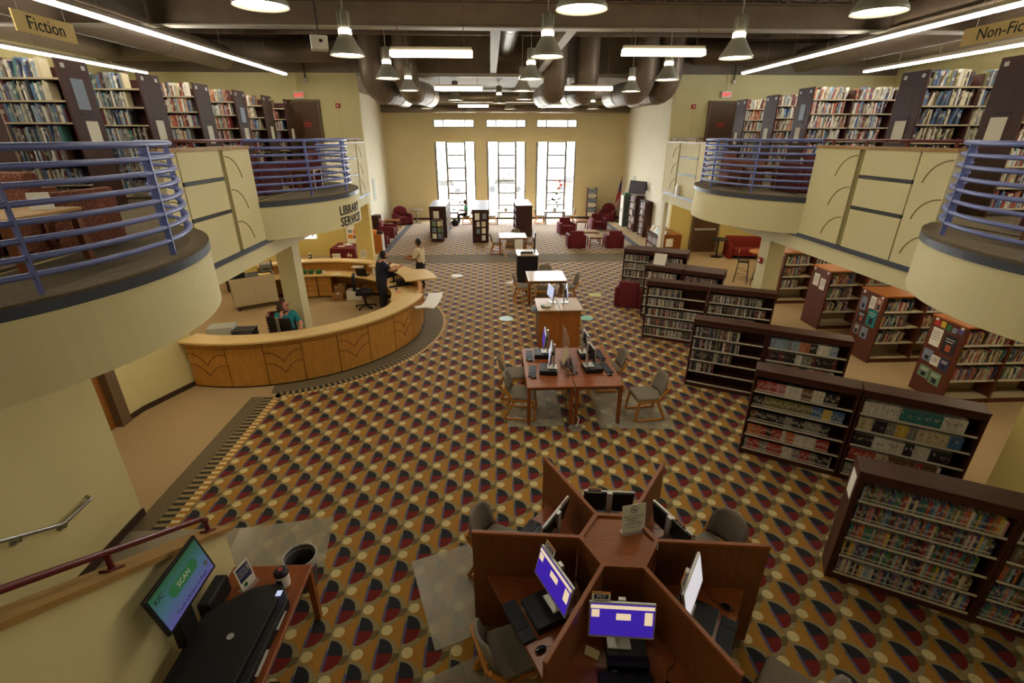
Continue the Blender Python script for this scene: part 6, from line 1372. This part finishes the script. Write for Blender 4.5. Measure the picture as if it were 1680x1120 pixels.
def stand(**k):
    J = dict(pelvis=(0, 0, .95), spine=(0, .01, 1.13), chest=(0, .0, 1.33), neck=(0, .01, 1.47), head0=(0, -.005, 1.53))
    for s, x in (('L', 1), ('R', -1)): J.update({'sh' + s: (x * .18, 0, 1.4), 'el' + s: (x * .24, .02, 1.12), 'wr' + s: (x * .24, -.06, .88), 'hip' + s: (x * .095, 0, .88), 'kn' + s: (x * .1, -.02, .5), 'an' + s: (x * .1, .02, .09), 'to' + s: (x * .11, -.13, .04)})
    J.update(k); return J
def sit(**k):
    J = dict(pelvis=(0, 0, .58), spine=(0, .0, .76), chest=(0, -.02, .97), neck=(0, -.03, 1.11), head0=(0, -.05, 1.17))
    for s, x in (('L', 1), ('R', -1)): J.update({'sh' + s: (x * .18, -.02, 1.04), 'el' + s: (x * .24, -.08, .78), 'wr' + s: (x * .18, -.28, .8), 'hip' + s: (x * .1, -.05, .56), 'kn' + s: (x * .11, -.44, .55), 'an' + s: (x * .11, -.42, .09), 'to' + s: (x * .11, -.57, .045)})
    J.update(k); return J
person('person', 'woman in a teal top with long brown hair, seated with hand at cheek', (-4.62, 10.28, .12), 28, sit(elR=(-.2, -.22, .82), wrR=(-.1, -.17, 1.06), elL=(.27, -.1, .8), wrL=(.24, -.3, .78)), ['skin', 'teal', 'dark_cloth', 'black', 'hair_brown'], {'R': dict(dir=(.25, .1, 1), palm=(.6, .3, 0), curl=.8)}, 'hair_brown', look=55, glasses=True, hairlen=.14)
person('person', 'masked staff member in a navy shirt reaching across the counter', (-3.2, 13.55, .0), 118, stand(elR=(-.2, -.26, 1.24), wrR=(-.12, -.5, 1.28), elL=(.26, -.16, 1.14), wrL=(.12, -.3, 1.32), spine=(0, -.02, 1.13), chest=(0, -.08, 1.32), neck=(0, -.11, 1.46), head0=(0, -.14, 1.52), shL=(.18, -.07, 1.39), shR=(-.18, -.09, 1.39)), ['skin', 'navy_cloth', 'dark_cloth', 'black', 'hair_dark'], {'R': dict(curl=.2), 'L': dict(palm=(-1, 0, 0), curl=.9)}, 'hair_dark', look=10, mask='black', hairlen=.0, rad=1.32, short=.7, scale=1.05)
person('person', 'patron in a cream T-shirt leaning on the service counter', (-2.36, 15.72, 0), -105, stand(elR=(-.22, -.16, 1.12), wrR=(-.15, -.42, 1.12), elL=(.22, -.14, 1.12), wrL=(.14, -.4, 1.12), head0=(0, -.02, 1.54)), ['skin_tan', 'cream_cloth', 'dark_cloth', 'black', 'hair_dark'], {}, 'hair_dark', look=0, short=.85, rad=1.28)
person('person', 'man in a green T-shirt seated at the window table', (-1.45, 29.2, 0), -90, sit(wrR=(-.15, -.36, .8), wrL=(.15, -.36, .8)), ['skin_tan', 'green_cloth', 'dark_cloth', 'black', 'hair_dark'], {}, 'hair_dark', short=.8)
chair(-1.42, 29.2, -90, 'grey chair under the man in green at the window table')
o = MB().ball((0, 0, .18), (.22, .16, .2), 14, 10).build('backpack', 'dark_cloth', None, (-2.1, 28.5, 0), smooth=True); tag(o, 'dark backpack on the floor by the window table', 'bag')
# trees and cars past the windows
random.seed(5)
def tree(x, y, h, lab):
    t = thing('tree', lab, 'tree', (x, y, -.45)); MB().tube([(0, 0, 0), (.05, 0, h * .5), (0, 0, h * .75)], [.18, .13, .05], 8).build('trunk', 'base_dark', t)
    m = MB()
    for k in range(14): m.ball((random.uniform(-1.5, 1.5), random.uniform(-1.2, 1.2), h * random.uniform(.45, 1)), random.uniform(.6, 1.1), 8, 6)
    m.build('crown', 'leaf', t)
tree(-5, 62, 6.5, 'leafy tree seen through the window beside the man in green'); tree(5.5, 66, 7, 'leafy tree seen through the middle tall window'); tree(12, 60, 6, 'leafy tree seen through the window with hearts')
def car(x, y, m, lab):
    t = thing('car', lab, 'car', (x, y, -.45)); MB().profx([(-.9, .3), (.9, .3), (.9, .8), (-.9, .8)], -2.1, 2.1).build('body', m, t, bevel=.12, seg=3); MB().box(-1.2, 1.1, -.75, .75, .8, 1.35, top=(.35, .1)).build('cabin', 'black_gloss', t, bevel=.05)
    for a in (-1.3, 1.3):
        for s in (-1, 1): MB().tube([(a, s * .8, .32), (a, s * .95, .32)], .32, 14).build('wheel', 'black', t)
car(1.5, 52, 'silver', 'silver car parked outside the middle tall window'); car(9, 54, 'red_ink', 'red car parked outside the window with hearts'); car(-4.5, 50, 'white', 'white car parked outside the window beside the man in green')
